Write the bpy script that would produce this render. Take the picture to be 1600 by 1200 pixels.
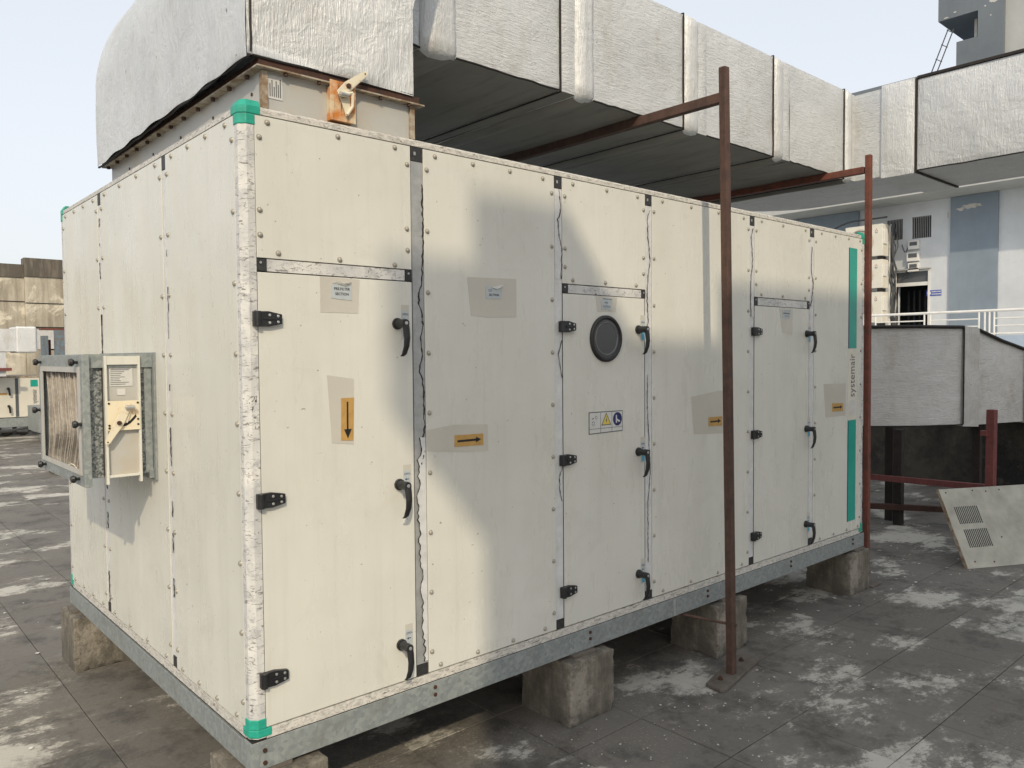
import bpy, bmesh, math, random
from mathutils import noise as NZ
from mathutils import Vector, Matrix
R_ = random.Random(7)
for o in list(bpy.data.objects): bpy.data.objects.remove(o)
S = bpy.context.scene
C = S.collection

# ------------------------------------------------------------------ camera
cam_d = bpy.data.cameras.new('camera'); cam = bpy.data.objects.new('camera', cam_d); C.objects.link(cam)
CR, CU, CF = Vector((0.7472, -0.6645, -0.0078)), Vector((0.0304, 0.0225, 0.9993)), Vector((0.6639, 0.7469, -0.0369))
CO = Vector((-0.995, -2.361, 1.599))
m = Matrix((CR, CU, -CF)).transposed().to_4x4(); m.translation = CO
cam.matrix_world = m
cam_d.sensor_width = 36.0; cam_d.lens = 27.56; cam_d.clip_end = 2000; cam_d.clip_start = 0.05
S.camera = cam
S.render.resolution_x = 1024; S.render.resolution_y = 768

# ------------------------------------------------------------------ sky, sun, exposure
TO_SUN = Vector((-0.25, -0.35, 0.31)).normalized()
elev = math.asin(TO_SUN.z); azim = math.atan2(TO_SUN.x, TO_SUN.y)
w = bpy.data.worlds.new('World'); S.world = w; w.use_nodes = True
nt = w.node_tree; nt.nodes.clear()
sky = nt.nodes.new('ShaderNodeTexSky'); sky.sky_type = 'NISHITA'; sky.sun_disc = False
sky.sun_elevation = elev; sky.sun_rotation = azim; sky.air_density = 1.0; sky.dust_density = 5.0; sky.ozone_density = 1.0
bg = nt.nodes.new('ShaderNodeBackground'); out = nt.nodes.new('ShaderNodeOutputWorld')
SKY_STRENGTH = 0.12
bg.inputs[1].default_value = SKY_STRENGTH
tc = nt.nodes.new('ShaderNodeTexCoord'); sep = nt.nodes.new('ShaderNodeSeparateXYZ')
ramp = nt.nodes.new('ShaderNodeValToRGB')
nt.links.new(tc.outputs['Generated'], sep.inputs[0]); nt.links.new(sep.outputs[2], ramp.inputs[0])
ramp.color_ramp.elements[0].position = 0.0; ramp.color_ramp.elements[0].color = (0.82, 0.83, 0.83, 1)
ramp.color_ramp.elements[1].position = 0.62; ramp.color_ramp.elements[1].color = (0.70, 0.74, 0.78, 1)
e_ = ramp.color_ramp.elements.new(0.22); e_.color = (0.81, 0.83, 0.855, 1)
HAZE = 5.0
hz = nt.nodes.new('ShaderNodeVectorMath'); hz.operation = 'SCALE'; hz.inputs['Scale'].default_value = HAZE
sn = nt.nodes.new('ShaderNodeTexNoise'); sn.inputs['Scale'].default_value = 1.6; sn.inputs['Detail'].default_value = 4
smp = nt.nodes.new('ShaderNodeMapping'); smp.inputs['Scale'].default_value = (1, 1, 2.6); nt.links.new(tc.outputs['Generated'], smp.inputs[0]); nt.links.new(smp.outputs[0], sn.inputs['Vector'])
smr = nt.nodes.new('ShaderNodeMapRange'); smr.inputs[1].default_value = .42; smr.inputs[2].default_value = .66; nt.links.new(sn.outputs['Fac'], smr.inputs[0])
smx = nt.nodes.new('ShaderNodeMix'); smx.data_type = 'RGBA'; smx.inputs[7].default_value = (.82, .84, .86, 1); sml = nt.nodes.new('ShaderNodeMath'); sml.operation = 'MULTIPLY'; sml.inputs[1].default_value = .5
nt.links.new(smr.outputs[0], sml.inputs[0]); nt.links.new(sml.outputs[0], smx.inputs[0]); nt.links.new(ramp.outputs[0], smx.inputs[6])
nt.links.new(smx.outputs[2], hz.inputs[0])
mx = nt.nodes.new('ShaderNodeMix'); mx.data_type = 'RGBA'; mx.inputs[0].default_value = 0.8
nt.links.new(sky.outputs[0], mx.inputs[6]); nt.links.new(hz.outputs[0], mx.inputs[7])
nt.links.new(mx.outputs[2], bg.inputs[0]); nt.links.new(bg.outputs[0], out.inputs[0])
sl = bpy.data.lights.new('sun', 'SUN'); sun = bpy.data.objects.new('sun', sl); C.objects.link(sun)
sl.energy = 1.2; sl.angle = math.radians(0.9); sl.color = (1.0, 0.85, 0.62)
sun.rotation_euler = TO_SUN.to_track_quat('Z', 'Y').to_euler(); sun.location = (0, 0, 30)
S.view_settings.view_transform = 'Standard'; S.view_settings.look = 'None'
S.view_settings.exposure = 0.95; S.view_settings.gamma = 1.0; S.view_settings.use_curve_mapping = False

# ------------------------------------------------------------------ materials
class NB:
    def __init__(s, name):
        s.m = bpy.data.materials.new(name); s.m.use_nodes = True; s.t = s.m.node_tree
        s.b = s.t.nodes['Principled BSDF']; s.co = s.t.nodes.new('ShaderNodeTexCoord')
        s.pos = s.co.outputs['Object']
    def n(s, t, **k):
        x = s.t.nodes.new(t)
        for a, b in k.items(): setattr(x, a, b)
        return x
    def l(s, a, b): s.t.links.new(a, b)
    def map(s, sc, loc=(0, 0, 0), src=None):
        x = s.n('ShaderNodeMapping'); x.inputs['Scale'].default_value = sc; x.inputs['Location'].default_value = loc
        s.l(src or s.pos, x.inputs[0]); return x.outputs[0]
    def noise(s, scale, detail=4, rough=0.6, vec=None, dist=0.0):
        x = s.n('ShaderNodeTexNoise'); x.inputs['Scale'].default_value = scale; x.inputs['Detail'].default_value = detail
        x.inputs['Roughness'].default_value = rough; x.inputs['Distortion'].default_value = dist
        s.l(vec or s.pos, x.inputs['Vector']); return x.outputs['Fac']
    def vor(s, scale, vec=None, feat='F1', out='Distance'):
        x = s.n('ShaderNodeTexVoronoi', feature=feat); x.inputs['Scale'].default_value = scale
        s.l(vec or s.pos, x.inputs['Vector']); return x.outputs[out]
    def ramp(s, f, a, b, ca=(0, 0, 0, 1), cb=(1, 1, 1, 1)):
        x = s.n('ShaderNodeMapRange'); x.inputs[1].default_value = a; x.inputs[2].default_value = b
        s.l(f, x.inputs[0]); return x.outputs[0]
    def mix(s, f, a, b, mode='MIX'):
        x = s.n('ShaderNodeMix', data_type='RGBA', blend_type=mode)
        for i, v in ((0, f), (6, a), (7, b)):
            if isinstance(v, (int, float)): x.inputs[i].default_value = v
            elif isinstance(v, tuple): x.inputs[i].default_value = tuple(v) + (1,) if len(v) == 3 else v
            else: s.l(v, x.inputs[i])
        return x.outputs[2]
    def math(s, op, a, b=0.0):
        x = s.n('ShaderNodeMath', operation=op)
        for i, v in ((0, a), (1, b)):
            if isinstance(v, (int, float)): x.inputs[i].default_value = v
            else: s.l(v, x.inputs[i])
        return x.outputs[0]
    def bump(s, h, strength=0.3, dist=0.01, prev=None):
        x = s.n('ShaderNodeBump'); x.inputs['Strength'].default_value = strength; x.inputs['Distance'].default_value = dist
        s.l(h, x.inputs['Height'])
        if prev: s.l(prev, x.inputs['Normal'])
        s.l(x.outputs[0], s.b.inputs['Normal']); return x.outputs[0]
    def done(s, col, rough=0.5, metal=0.0, spec=None):
        for i, v in (('Base Color', col), ('Roughness', rough), ('Metallic', metal)):
            if isinstance(v, (int, float)): s.b.inputs[i].default_value = v
            elif isinstance(v, tuple): s.b.inputs[i].default_value = tuple(v) + (1,)
            else: s.l(v, s.b.inputs[i])
        if spec is not None: s.b.inputs['Specular IOR Level'].default_value = spec
        return s.m
M = {}
def plain(name, col, rough=0.5, metal=0.0, var=0.25, vs=12.0, bump=0.1):
    b = NB(name); f = b.noise(vs, 5); g = b.noise(vs * 9, 3)
    d = tuple(c * (1 - var) for c in col); e = tuple(min(1, c * (1 + var * .6)) for c in col)
    c = b.mix(b.ramp(f, .3, .7), d, e)
    if bump: b.bump(g, bump, 0.004)
    M[name] = b.done(c, rough, metal); return M[name]

# weathered cream enamel of the cabinet panels: faint vertical rain streaks, grime, rust pin-pricks
b = NB('cream_enamel')
st = b.noise(1.0, 6, .65, b.map((28, 28, 1.1))); st2 = b.noise(1.0, 5, .6, b.map((90, 90, 1.6), (3, 1, 0)))
bl = b.noise(1.6, 5, .6); fine = b.noise(160, 2)
c = b.mix(b.ramp(bl, .3, .7), (.62, .618, .56), (.70, .70, .645))
c = b.mix(b.math('MULTIPLY', b.ramp(st, .52, .78), .24), c, (.45, .45, .395))
c = b.mix(b.math('MULTIPLY', b.ramp(st2, .55, .8), .30), c, (.70, .68, .61))
scr = b.noise(1.0, 3, .7, b.map((7, 7, 55), (9, 2, 5)))
c = b.mix(b.math('MULTIPLY', b.ramp(scr, .70, .74), .28), c, (.40, .36, .28))
dst = b.noise(1.0, 6, .7, b.map((5, 5, 1.4), (1, 7, 2))); c = b.mix(b.math('MULTIPLY', b.ramp(dst, .50, .66), .22), c, (.74, .735, .69)); spk = b.noise(55, 2, .5); c = b.mix(b.math('MULTIPLY', b.ramp(spk, .735, .76), .7), c, (.20, .17, .12))
sm = b.noise(3.3, 7, .72, None, 1.2); c = b.mix(b.math('MULTIPLY', b.ramp(sm, .55, .75), .22), c, (.43, .40, .33))
grid = b.noise(1.0, 2, .5, b.map((420, 420, 60))); 
n1 = b.bump(grid, .10, .0015); b.bump(b.noise(2.6, 2, .5), .35, .02, n1)
M['cream'] = b.done(c, b.ramp(dst, .2, 1.1), 0, .4)

# white plastic film / paint on aluminium profile, crazed and flaking
b = NB('flaking_white_profile')
v = b.map((1, 1, 1.0)); wob = b.noise(22, 6, .7, b.map((1, 1, .9)), 1.2)
cr = b.noise(1.0, 5, .72, b.map((26, 26, 95), (2, 3, 4)), 1.4)
c = b.mix(b.ramp(b.noise(9, 4), .35, .65), (.52, .53, .53), (.74, .73, .70))
c = b.mix(b.ramp(wob, .53, .58), c, (.50, .505, .505))
c = b.mix(b.math('MULTIPLY', b.ramp(cr, .565, .61), .85), c, (.15, .14, .13)); bb = b.noise(1.0, 5, .7, b.map((34, 34, 16), (5, 1, 7)), .8); c = b.mix(b.ramp(bb, .655, .67), c, (.05, .045, .04))
b.bump(wob, .6, .004); M['flake'] = b.done(c, .45, .0)
b = NB('flaking_white_rail')
wob = b.noise(30, 6, .7, b.map((1, 1, 2.0)), 1.4); cr = b.noise(1.0, 6, .75, b.map((24, 24, 90), (7, 3, 4)), 1.2)
c = b.mix(b.ramp(wob, .45, .62), (.66, .64, .59), (.42, .41, .38))
c = b.mix(b.math('MULTIPLY', b.ramp(cr, .55, .62), .85), c, (.14, .12, .10))
b.bump(cr, .5, .003); M['rail'] = b.done(c, .5)
plain('film_white', (.66, .67, .67), .35, 0, .15, 20, .3)
plain('rim_grey', (.16, .165, .17), .3, .2, .2, 20, .1)
plain('film_grey', (.42, .43, .43), .4, .3, .2, 20, .2)
plain('gap_black', (.015, .013, .012), .7, 0, .2, 20, 0)
plain('tape', (.555, .535, .475), .3, 0, .06, 6, .15)
plain('label_grey', (.47, .52, .54), .4, 0, .08, 30, 0)
plain('label_white', (.62, .62, .60), .4, 0, .08, 30, 0)
plain('label_amber', (.50, .30, .09), .4, 0, .15, 40, 0)
plain('label_yellow', (.72, .55, .10), .4, 0, .1, 40, 0)
plain('label_blue', (.10, .38, .55), .4, 0, .1, 40, 0)
plain('label_navy', (.015, .02, .12), .4, 0, .1, 40, 0)
plain('ink', (.012, .012, .014), .5, 0, .1, 40, 0)
plain('ink_grey', (.10, .11, .12), .5, 0, .5, 80, 0)
plain('ink_red', (.35, .03, .04), .5, 0, .3, 60, 0)
plain('teal', (.012, .34, .27), .4, 0, .15, 8, .05)
plain('teal_cap', (.02, .36, .26), .45, 0, .25, 25, .2)
plain('black_plastic', (.018, .019, .021), .38, 0, .4, 30, .1)
plain('joint_dark', (.035, .035, .037), .55, 0, .6, 90, .2)
plain('rubber', (.02, .02, .02), .5, 0, .3, 30, .1)
plain('steel_bright', (.55, .55, .53), .35, .7, .2, 30, .05)
plain('rivet_paint', (.36, .34, .29), .4, .2, .4, 60, .05)
plain('filter_dark', (.05, .043, .036), .9, 0, .3, 30, .3)
plain('filter_felt', (.42, .385, .34), .9, 0, .25, 60, .3)
plain('white_paint', (.72, .71, .68), .5, 0, .1, 6, .1)
plain('cream_clean', (.68, .655, .57), .45, 0, .1, 3, .05)
plain('sheet_dull', (.42, .41, .35), .6, 0, .3, 5, .3)
plain('dark_void', (.006, .006, .007), .8, 0, .3, 10, 0)
plain('curtain_dark', (.02, .022, .025), .7, 0, .5, 6, 0)
plain('cable', (.06, .065, .07), .6, 0, .3, 20, 0)
plain('sign_blue', (.03, .08, .42), .4, 0, .1, 20, 0)
plain('flake_white', (.62, .61, .58), .6, 0, .3, 60, 0)
b = NB('porthole_glass'); 
M['port_glass'] = b.done((.055, .057, .058), .22, 0, .5)

b = NB('galvanised')
sp = b.vor(70, None, 'F1', 'Color'); sx = b.n('ShaderNodeSeparateColor'); b.l(sp, sx.inputs[0])
gr = b.noise(7, 6, .7); c = b.mix(sx.outputs[0], (.235, .265, .27), (.335, .365, .36)); 
c = b.mix(b.math('MULTIPLY', b.ramp(gr, .5, .75), .5), c, (.20, .20, .18))
wh = b.noise(1, 5, .7, b.map((22, 22, 5))); c = b.mix(b.math('MULTIPLY', b.ramp(wh, .60, .75), .35), c, (.52, .54, .52))
M['galv'] = b.done(c, .52, .25)
b = NB('galvanised_mottled')
sp = b.vor(150, None, 'F1', 'Color'); sx = b.n('ShaderNodeSeparateColor'); b.l(sp, sx.inputs[0])
c = b.mix(b.ramp(sx.outputs[0], .2, .9), (.10, .115, .115), (.36, .38, .38)); M['galv_mot'] = b.done(c, .5, .35)

def rust(name, base, dark, amt=.5, rough=.75):
    b = NB(name); a = b.noise(18, 7, .7); d = b.noise(90, 4, .6); s = b.noise(1, 4, .6, b.map((40, 40, 3)))
    c = b.mix(b.ramp(a, .35, .65), base, dark); c = b.mix(b.math('MULTIPLY', b.ramp(s, .5, .75), amt), c, tuple(x * .45 for x in dark))
    b.bump(d, .35, .003); M[name] = b.done(c, rough)
rust('rust_brown', (.115, .062, .046), (.065, .038, .030))
rust('red_oxide', (.21, .062, .038), (.11, .045, .032), .5, .7)
rust('red_dull', (.20, .055, .05), (.13, .04, .035), .3, .65)
rust('rust_angle', (.085, .035, .022), (.04, .02, .014), .4)
rust('rust_dark', (.03, .022, .018), (.018, .014, .012), .3)
rust('blue_paint', (.12, .22, .29), (.16, .12, .10), .5, .6)
rust('plate_grey', (.16, .14, .12), (.10, .085, .07), .3)
b = NB('rusty_orange_plate')
a = b.noise(14, 6, .7); s = b.noise(1, 5, .7, b.map((60, 60, 7)))
c = b.mix(b.ramp(a, .40, .60), (.68, .56, .38), (.58, .20, .035)); c = b.mix(b.ramp(s, .55, .72), c, (.22, .06, .015))
b.bump(a, .4, .003); M['rust_plate'] = b.done(c, .6)
b = NB('cream_lever'); a = b.noise(22, 6, .7); c = b.mix(b.ramp(a, .56, .68), (.74, .68, .53), (.46, .22, .07)); M['lever'] = b.done(c, .5)
b = NB('cream_damper_plate'); sepz = b.n('ShaderNodeSeparateXYZ'); b.l(b.pos, sepz.inputs[0])
a = b.noise(24, 6, .75); c = b.mix(b.ramp(a, .58, .70), (.78, .70, .52), (.55, .22, .05)); M['damper_plate'] = b.done(c, .5)

def foil(name, horiz, dirty=.35, tint=(.68, .70, .71)):
    # glass-cloth / aluminium lagging, wrinkled
    b = NB(name)
    sc = (11, 11, 105) if horiz else (95, 95, 10)
    wr = b.noise(1.0, 5, .62, b.map(sc), 1.1)
    wv = b.noise(1.0, 3, .55, b.map((180, 180, 14) if not horiz else (14, 14, 210), (1, 2, 3)))
    big = b.noise(1.7, 5, .6); dent = b.noise(9, 5, .65, None, .6)
    sp = b.vor(95); 
    c = b.mix(b.ramp(big, .3, .7), tuple(x * .88 for x in tint), tuple(min(1, x * 1.07) for x in tint))
    c = b.mix(b.math('MULTIPLY', b.ramp(wr, .53, .72), dirty), c, tuple(x * .5 for x in tint))
    c = b.mix(b.math('MULTIPLY', b.ramp(wv, .60, .75), dirty * .7), c, (.83, .83, .81))
    sn = b.noise(2.6, 7, .72, b.map((1, 1, .55), (4, 9, 1))); c = b.mix(b.math('MULTIPLY', b.ramp(sn, .55, .70), .45), c, (.42, .37, .29))
    pk = b.noise(38, 2, .5); c = b.mix(b.math('MULTIPLY', b.ramp(pk, .755, .775), .8), c, (.16, .13, .10))
    n1 = b.bump(wr, .6, .012); n2 = b.bump(dent, .45, .018, n1); b.bump(wv, .3, .003, n2)
    M[name] = b.done(c, .42, .22)
foil('foil_v', False); foil('foil_h', True)
foil('foil_wrap', False, .2, (.74, .755, .76)); foil('foil_grey', True, .4, (.60, .60, .585)); foil('foil_grey_wrap', False, .3, (.54, .54, .52))
b = NB('underside_shade_canvas'); a = b.noise(1.3, 6, .65); s = b.noise(1.0, 5, .65, b.map((14, 2.2, 14)))  # underside lagging: shade beneath the duct darkened into the colour, plus grime
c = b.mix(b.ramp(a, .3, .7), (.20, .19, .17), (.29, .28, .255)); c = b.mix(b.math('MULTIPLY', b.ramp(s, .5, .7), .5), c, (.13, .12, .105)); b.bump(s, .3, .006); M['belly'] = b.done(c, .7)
b = NB('neck_paint'); a = b.noise(5, 5, .6); s = b.noise(1, 5, .65, b.map((26, 26, 2)))
c = b.mix(b.ramp(a, .3, .7), (.42, .42, .40), (.52, .52, .495)); zz = b.n('ShaderNodeSeparateXYZ'); b.l(b.pos, zz.inputs[0]); c = b.mix(b.math('MULTIPLY', b.ramp(a, .50, .66), .45), c, (.40, .33, .23))
M['neck'] = b.done(c, .5)
b = NB('dirty_flange'); a = b.noise(20, 5, .7); c = b.mix(b.ramp(a, .4, .6), (.46, .42, .34), (.24, .16, .095)); M['flange'] = b.done(c, .6)

b = NB('stained_block_concrete')
a = b.noise(9, 8, .7); d = b.noise(60, 5, .6); st = b.noise(1, 6, .7, b.map((14, 14, 3)))
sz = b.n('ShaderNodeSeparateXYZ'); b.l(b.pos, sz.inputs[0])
c = b.mix(b.ramp(a, .36, .64), (.13, .115, .09), (.27, .245, .20)); c = b.mix(b.math('MULTIPLY', b.ramp(st, .42, .6), .65), c, (.065, .060, .050)); lt = b.noise(4.2, 7, .72, b.map((1, 1, 1), (5, 5, 5))); c = b.mix(b.math('MULTIPLY', b.ramp(lt, .54, .62), .6), c, (.38, .35, .30))
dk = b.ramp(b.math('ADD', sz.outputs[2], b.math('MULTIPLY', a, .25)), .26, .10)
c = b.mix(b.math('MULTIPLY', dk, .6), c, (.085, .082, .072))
pit = b.vor(38); c = b.mix(b.math('MULTIPLY', b.ramp(pit, .16, .06), .7), c, (.08, .07, .06))
n1 = b.bump(a, .5, .012); b.bump(d, .9, .006, n1); M['block'] = b.done(c, .85)

def walls(name, base, stain, amt=.4, sc=1.0):
    b = NB(name); a = b.noise(.9 * sc, 7, .65); s = b.noise(1, 6, .7, b.map((3 * sc, 3 * sc, .35 * sc))); f = b.noise(7 * sc, 5, .7)
    c = b.mix(b.ramp(a, .3, .7), tuple(x * .85 for x in base), tuple(min(1, x * 1.1) for x in base))
    c = b.mix(b.math('MULTIPLY', b.ramp(s, .48, .72), amt), c, stain); c = b.mix(b.math('MULTIPLY', b.ramp(f, .62, .72), amt * .5), c, tuple(x * .7 for x in stain))
    b.bump(f, .3, .01); M[name] = b.done(c, .85)
walls('wall_pale', (.60, .63, .66), (.48, .52, .56), .3)
walls('wall_band_blue', (.22, .27, .325), (.28, .32, .36), .35)
walls('wall_slate', (.155, .18, .205), (.11, .13, .15), .35)
walls('wall_slab', (.44, .45, .44), (.33, .33, .32), .3)
walls('wall_recess', (.43, .445, .435), (.35, .36, .35), .2)
walls('parapet_blue', (.36, .44, .54), (.28, .34, .42), .3)
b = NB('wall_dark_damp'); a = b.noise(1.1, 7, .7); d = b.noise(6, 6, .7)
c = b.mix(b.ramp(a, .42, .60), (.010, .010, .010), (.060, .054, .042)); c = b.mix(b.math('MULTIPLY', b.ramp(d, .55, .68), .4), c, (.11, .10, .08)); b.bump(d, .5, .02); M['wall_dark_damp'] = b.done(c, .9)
walls('wall_shade', (.34, .33, .30), (.24, .23, .2), .3)
walls('peeled_plaster', (.55, .54, .50), (.40, .40, .38), .4, 6)
b = NB('old_rendered_wall')
a = b.noise(.55, 8, .68); s = b.noise(1, 7, .72, b.map((2.2, 2.2, .28))); bl = b.noise(1.1, 8, .7, None, .8)
c = b.mix(b.ramp(a, .35, .65), (.35, .32, .25), (.58, .54, .45)); c = b.mix(b.math('MULTIPLY', b.ramp(s, .42, .60), .75), c, (.20, .17, .125))
c = b.mix(b.math('MULTIPLY', b.ramp(bl, .53, .60), .7), c, (.72, .67, .55)); M['old_wall'] = b.done(c, .9)
walls('old_wall_cap', (.10, .088, .072), (.32, .28, .22), .6, 2.0)

# roof tiles: cement, blackened, with bleached chalky patches and grit
b = NB('weathered_cement_tile')
geo = b.n('ShaderNodeNewGeometry'); P = geo.outputs['Position']
sx = b.n('ShaderNodeSeparateXYZ'); b.l(P, sx.inputs[0])
lo = b.noise(.55, 5, .6, P, .2); rot = b.n('ShaderNodeMapping'); rot.inputs['Rotation'].default_value = (0, 0, math.radians(38)); rot.inputs['Scale'].default_value = (1.0, 1.7, 1); b.l(P, rot.inputs[0]); PR = rot.outputs[0]
md = b.noise(1.25, 3, .5, PR); rg = b.noise(7.5, 9, .78, PR); fi = b.noise(38, 5, .7, P); vf = b.noise(190, 3, .6, P)
sc = b.n('ShaderNodeVectorMath', operation='SNAP'); sc.inputs[1].default_value = (.45, .45, 100)
off = b.n('ShaderNodeVectorMath', operation='ADD'); off.inputs[1].default_value = (.13 + 45, .20 + 45, 0); b.l(P, off.inputs[0]); b.l(off.outputs[0], sc.inputs[0])
wn = b.n('ShaderNodeTexWhiteNoise', noise_dimensions='2D'); b.l(sc.outputs[0], wn.inputs['Vector'])
c = b.mix(b.ramp(fi, .3, .7), (.098, .091, .080), (.155, .144, .128))
c = b.mix(b.ramp(lo, .35, .7), c, (.175, .163, .145))
c = b.mix(b.math('MULTIPLY', wn.outputs['Value'], .22), c, (.20, .188, .168))
pm = b.math('ADD', md, b.math('MULTIPLY', b.math('SUBTRACT', wn.outputs['Value'], .5), .09))
pm = b.math('ADD', pm, b.math('MULTIPLY', b.math('SUBTRACT', rg, .5), .62)); pm = b.math('ADD', pm, b.math('MULTIPLY', b.math('SUBTRACT', fi, .5), .12))
c = b.mix(b.math('MULTIPLY', b.ramp(pm, .50, .60), .42), c, (.30, .285, .25))
c = b.mix(b.math('MULTIPLY', b.ramp(pm, .565, .62), .85), c, (.52, .50, .445))
g2 = b.noise(95, 2, .5, P); gp = b.noise(1.1, 2, .5, b.map((1, 1, 1), (8, 3, 0), P)); c = b.mix(b.math('MULTIPLY', b.math('MULTIPLY', b.ramp(g2, .60, .68), b.ramp(gp, .50, .58)), .6), c, (.34, .31, .22))
bw = b.noise(2.5, 7, .7, P, .3); c = b.mix(b.math('MULTIPLY', b.ramp(bw, .60, .72), .45), c, (.13, .10, .07))
ch = b.noise(26, 3, .6, P); c = b.mix(b.ramp(ch, .765, .785), c, (.62, .61, .57))
dk = b.noise(3.2, 8, .75, b.map((1,1,1),(3,7,1),P)); c = b.mix(b.math('MULTIPLY', b.ramp(dk, .50, .62), .55), c, (.035, .034, .032))
n1 = b.bump(fi, .45, .006); b.bump(vf, .4, .002, n1); M['tile'] = b.done(c, .88)
plain('grout', (.04, .037, .033), .9, 0, .3, 10, .2)

# ------------------------------------------------------------------ mesh helpers
class MB:
    def __init__(s): s.v = []; s.f = []; s.m = []; s.k = 0
    def add(s, vs, fs):
        o = len(s.v); s.v += [tuple(v) for v in vs]; s.f += [tuple(i + o for i in f) for f in fs]; s.m += [s.k] * len(fs); return s
    def box(s, x0, x1, y0, y1, z0, z1):
        vs = [(x, y, z) for x in (x0, x1) for y in (y0, y1) for z in (z0, z1)]
        return s.add(vs, [(0, 1, 3, 2), (4, 6, 7, 5), (0, 4, 5, 1), (2, 3, 7, 6), (0, 2, 6, 4), (1, 5, 7, 3)])
    def prism(s, poly, vec):     # poly: 3d points; extruded by vec
        n = len(poly); vec = Vector(vec); a = [Vector(p) for p in poly]; bb = [p + vec for p in a]
        fs = [tuple(range(n)), tuple(range(2 * n - 1, n - 1, -1))] + [(i, i + n, (i + 1) % n + n, (i + 1) % n) for i in range(n)]
        return s.add(a + bb, fs)
    def front(s, xz, y, t=.0012):  # flat piece facing -y
        return s.prism([(x, y, z) for x, z in xz], (0, t, 0))
    def side(s, yz, x, t=.0012):   # flat piece facing -x
        return s.prism([(x, y, z) for y, z in yz], (t, 0, 0))
    def cyl(s, p0, p1, r0, r1=None, n=12, cap=True):
        r1 = r0 if r1 is None else r1; p0 = Vector(p0); p1 = Vector(p1); d = (p1 - p0).normalized()
        u = d.orthogonal().normalized(); v = d.cross(u)
        A = [p0 + (u * math.cos(2 * math.pi * i / n) + v * math.sin(2 * math.pi * i / n)) * r0 for i in range(n)]
        B = [p1 + (u * math.cos(2 * math.pi * i / n) + v * math.sin(2 * math.pi * i / n)) * r1 for i in range(n)]
        fs = [(i, (i + 1) % n, (i + 1) % n + n, i + n) for i in range(n)]
        if cap: fs += [tuple(range(n - 1, -1, -1)), tuple(range(n, 2 * n))]
        return s.add(A + B, fs)
    def tube(s, pts, r, n=8):
        for a, c in zip(pts, pts[1:]): s.cyl(a, c, r, r, n)
        return s
    def bar(s, p0, p1, wx, wz, up=(0, 0, 1)):   # rectangular bar
        p0 = Vector(p0); p1 = Vector(p1); d = (p1 - p0).normalized(); up = Vector(up)
        if abs(d.dot(up)) > .95: up = Vector((0, 1, 0))
        r = d.cross(up).normalized() * wx / 2; u = r.cross(d).normalized() * wz / 2
        q = [p0 - r - u, p0 + r - u, p0 + r + u, p0 - r + u]; return s.prism(q, p1 - p0)
    def grid(s, fn, nu, nv, back=None):
        o = [[fn(i / nu, j / nv) for j in range(nv + 1)] for i in range(nu + 1)]
        vs = [p for r in o for p in r]; fs = [(i * (nv + 1) + j, (i + 1) * (nv + 1) + j, (i + 1) * (nv + 1) + j + 1, i * (nv + 1) + j + 1) for i in range(nu) for j in range(nv)]
        return s.add(vs, fs)
    def text(s, st, size, M4, align='LEFT', sx=1.0, space=1.0):
        cu = bpy.data.curves.new('t', 'FONT'); cu.body = st; cu.size = size; cu.align_x = align; cu.space_character = space; cu.extrude = .0
        cu.resolution_u = 3
        ob = bpy.data.objects.new('t', cu); C.objects.link(ob); dg = bpy.context.evaluated_depsgraph_get()
        me = bpy.data.meshes.new_from_object(ob.evaluated_get(dg))
        vs = [M4 @ Vector((v.co.x * sx, v.co.y, 0)) for v in me.vertices]; s.add(vs, [tuple(p.vertices) for p in me.polygons])
        bpy.data.objects.remove(ob); bpy.data.curves.remove(cu); bpy.data.meshes.remove(me); return s
def T_front(x, y, z, ang=0): return Matrix.Translation((x, y, z)) @ Matrix.Rotation(math.radians(90), 4, 'X') @ Matrix.Rotation(ang, 4, 'Z')
def T_side(x, y, z): return Matrix.Translation((x, y, z)) @ Matrix.Rotation(math.radians(-90), 4, 'Z') @ Matrix.Rotation(math.radians(90), 4, 'X')

WORLD = {}
def root(name, loc, label, cat, group=None):
    o = bpy.data.objects.new(name, None); C.objects.link(o); o.location = loc; o.empty_display_size = .2
    WORLD[o.name] = Vector(loc); o['label'] = label; o['category'] = cat
    if group: o['group'] = group
    return o
def make(name, mb, mats, parent=None, label=None, bevel=0.0, smooth=False, kind=None, origin=None, cat=None, group=None):
    if isinstance(mats, str): mats = [mats]
    base = Vector((0, 0, 0))
    if parent is not None: base = WORLD[parent.name]
    org = Vector(origin) if origin is not None else base
    me = bpy.data.meshes.new(name)
    me.from_pydata([tuple(Vector(v) - org) for v in mb.v], [], mb.f)
    for mm in mats: me.materials.append(M[mm])
    for p, k in zip(me.polygons, mb.m): p.material_index = k
    bm = bmesh.new(); bm.from_mesh(me); bmesh.ops.recalc_face_normals(bm, faces=bm.faces); bm.to_mesh(me); bm.free()
    if smooth:
        for p in me.polygons: p.use_smooth = True
    o = bpy.data.objects.new(name, me); C.objects.link(o); WORLD[o.name] = org
    if parent is not None: o.parent = parent
    o.location = org - base
    if bevel:
        md = o.modifiers.new('bevel', 'BEVEL'); md.width = bevel; md.segments = 2; md.limit_method = 'ANGLE'; md.angle_limit = math.radians(40)
    if label: o['label'] = label
    if kind: o['kind'] = kind
    if cat: o['category'] = cat
    if group: o['group'] = group
    return o
def inst(src, parent, loc):   # a copy of a part at world position loc
    o = src.copy(); C.objects.link(o); o.parent = parent; o.location = Vector(loc) - WORLD[parent.name]; WORLD[o.name] = Vector(loc); return o

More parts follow.
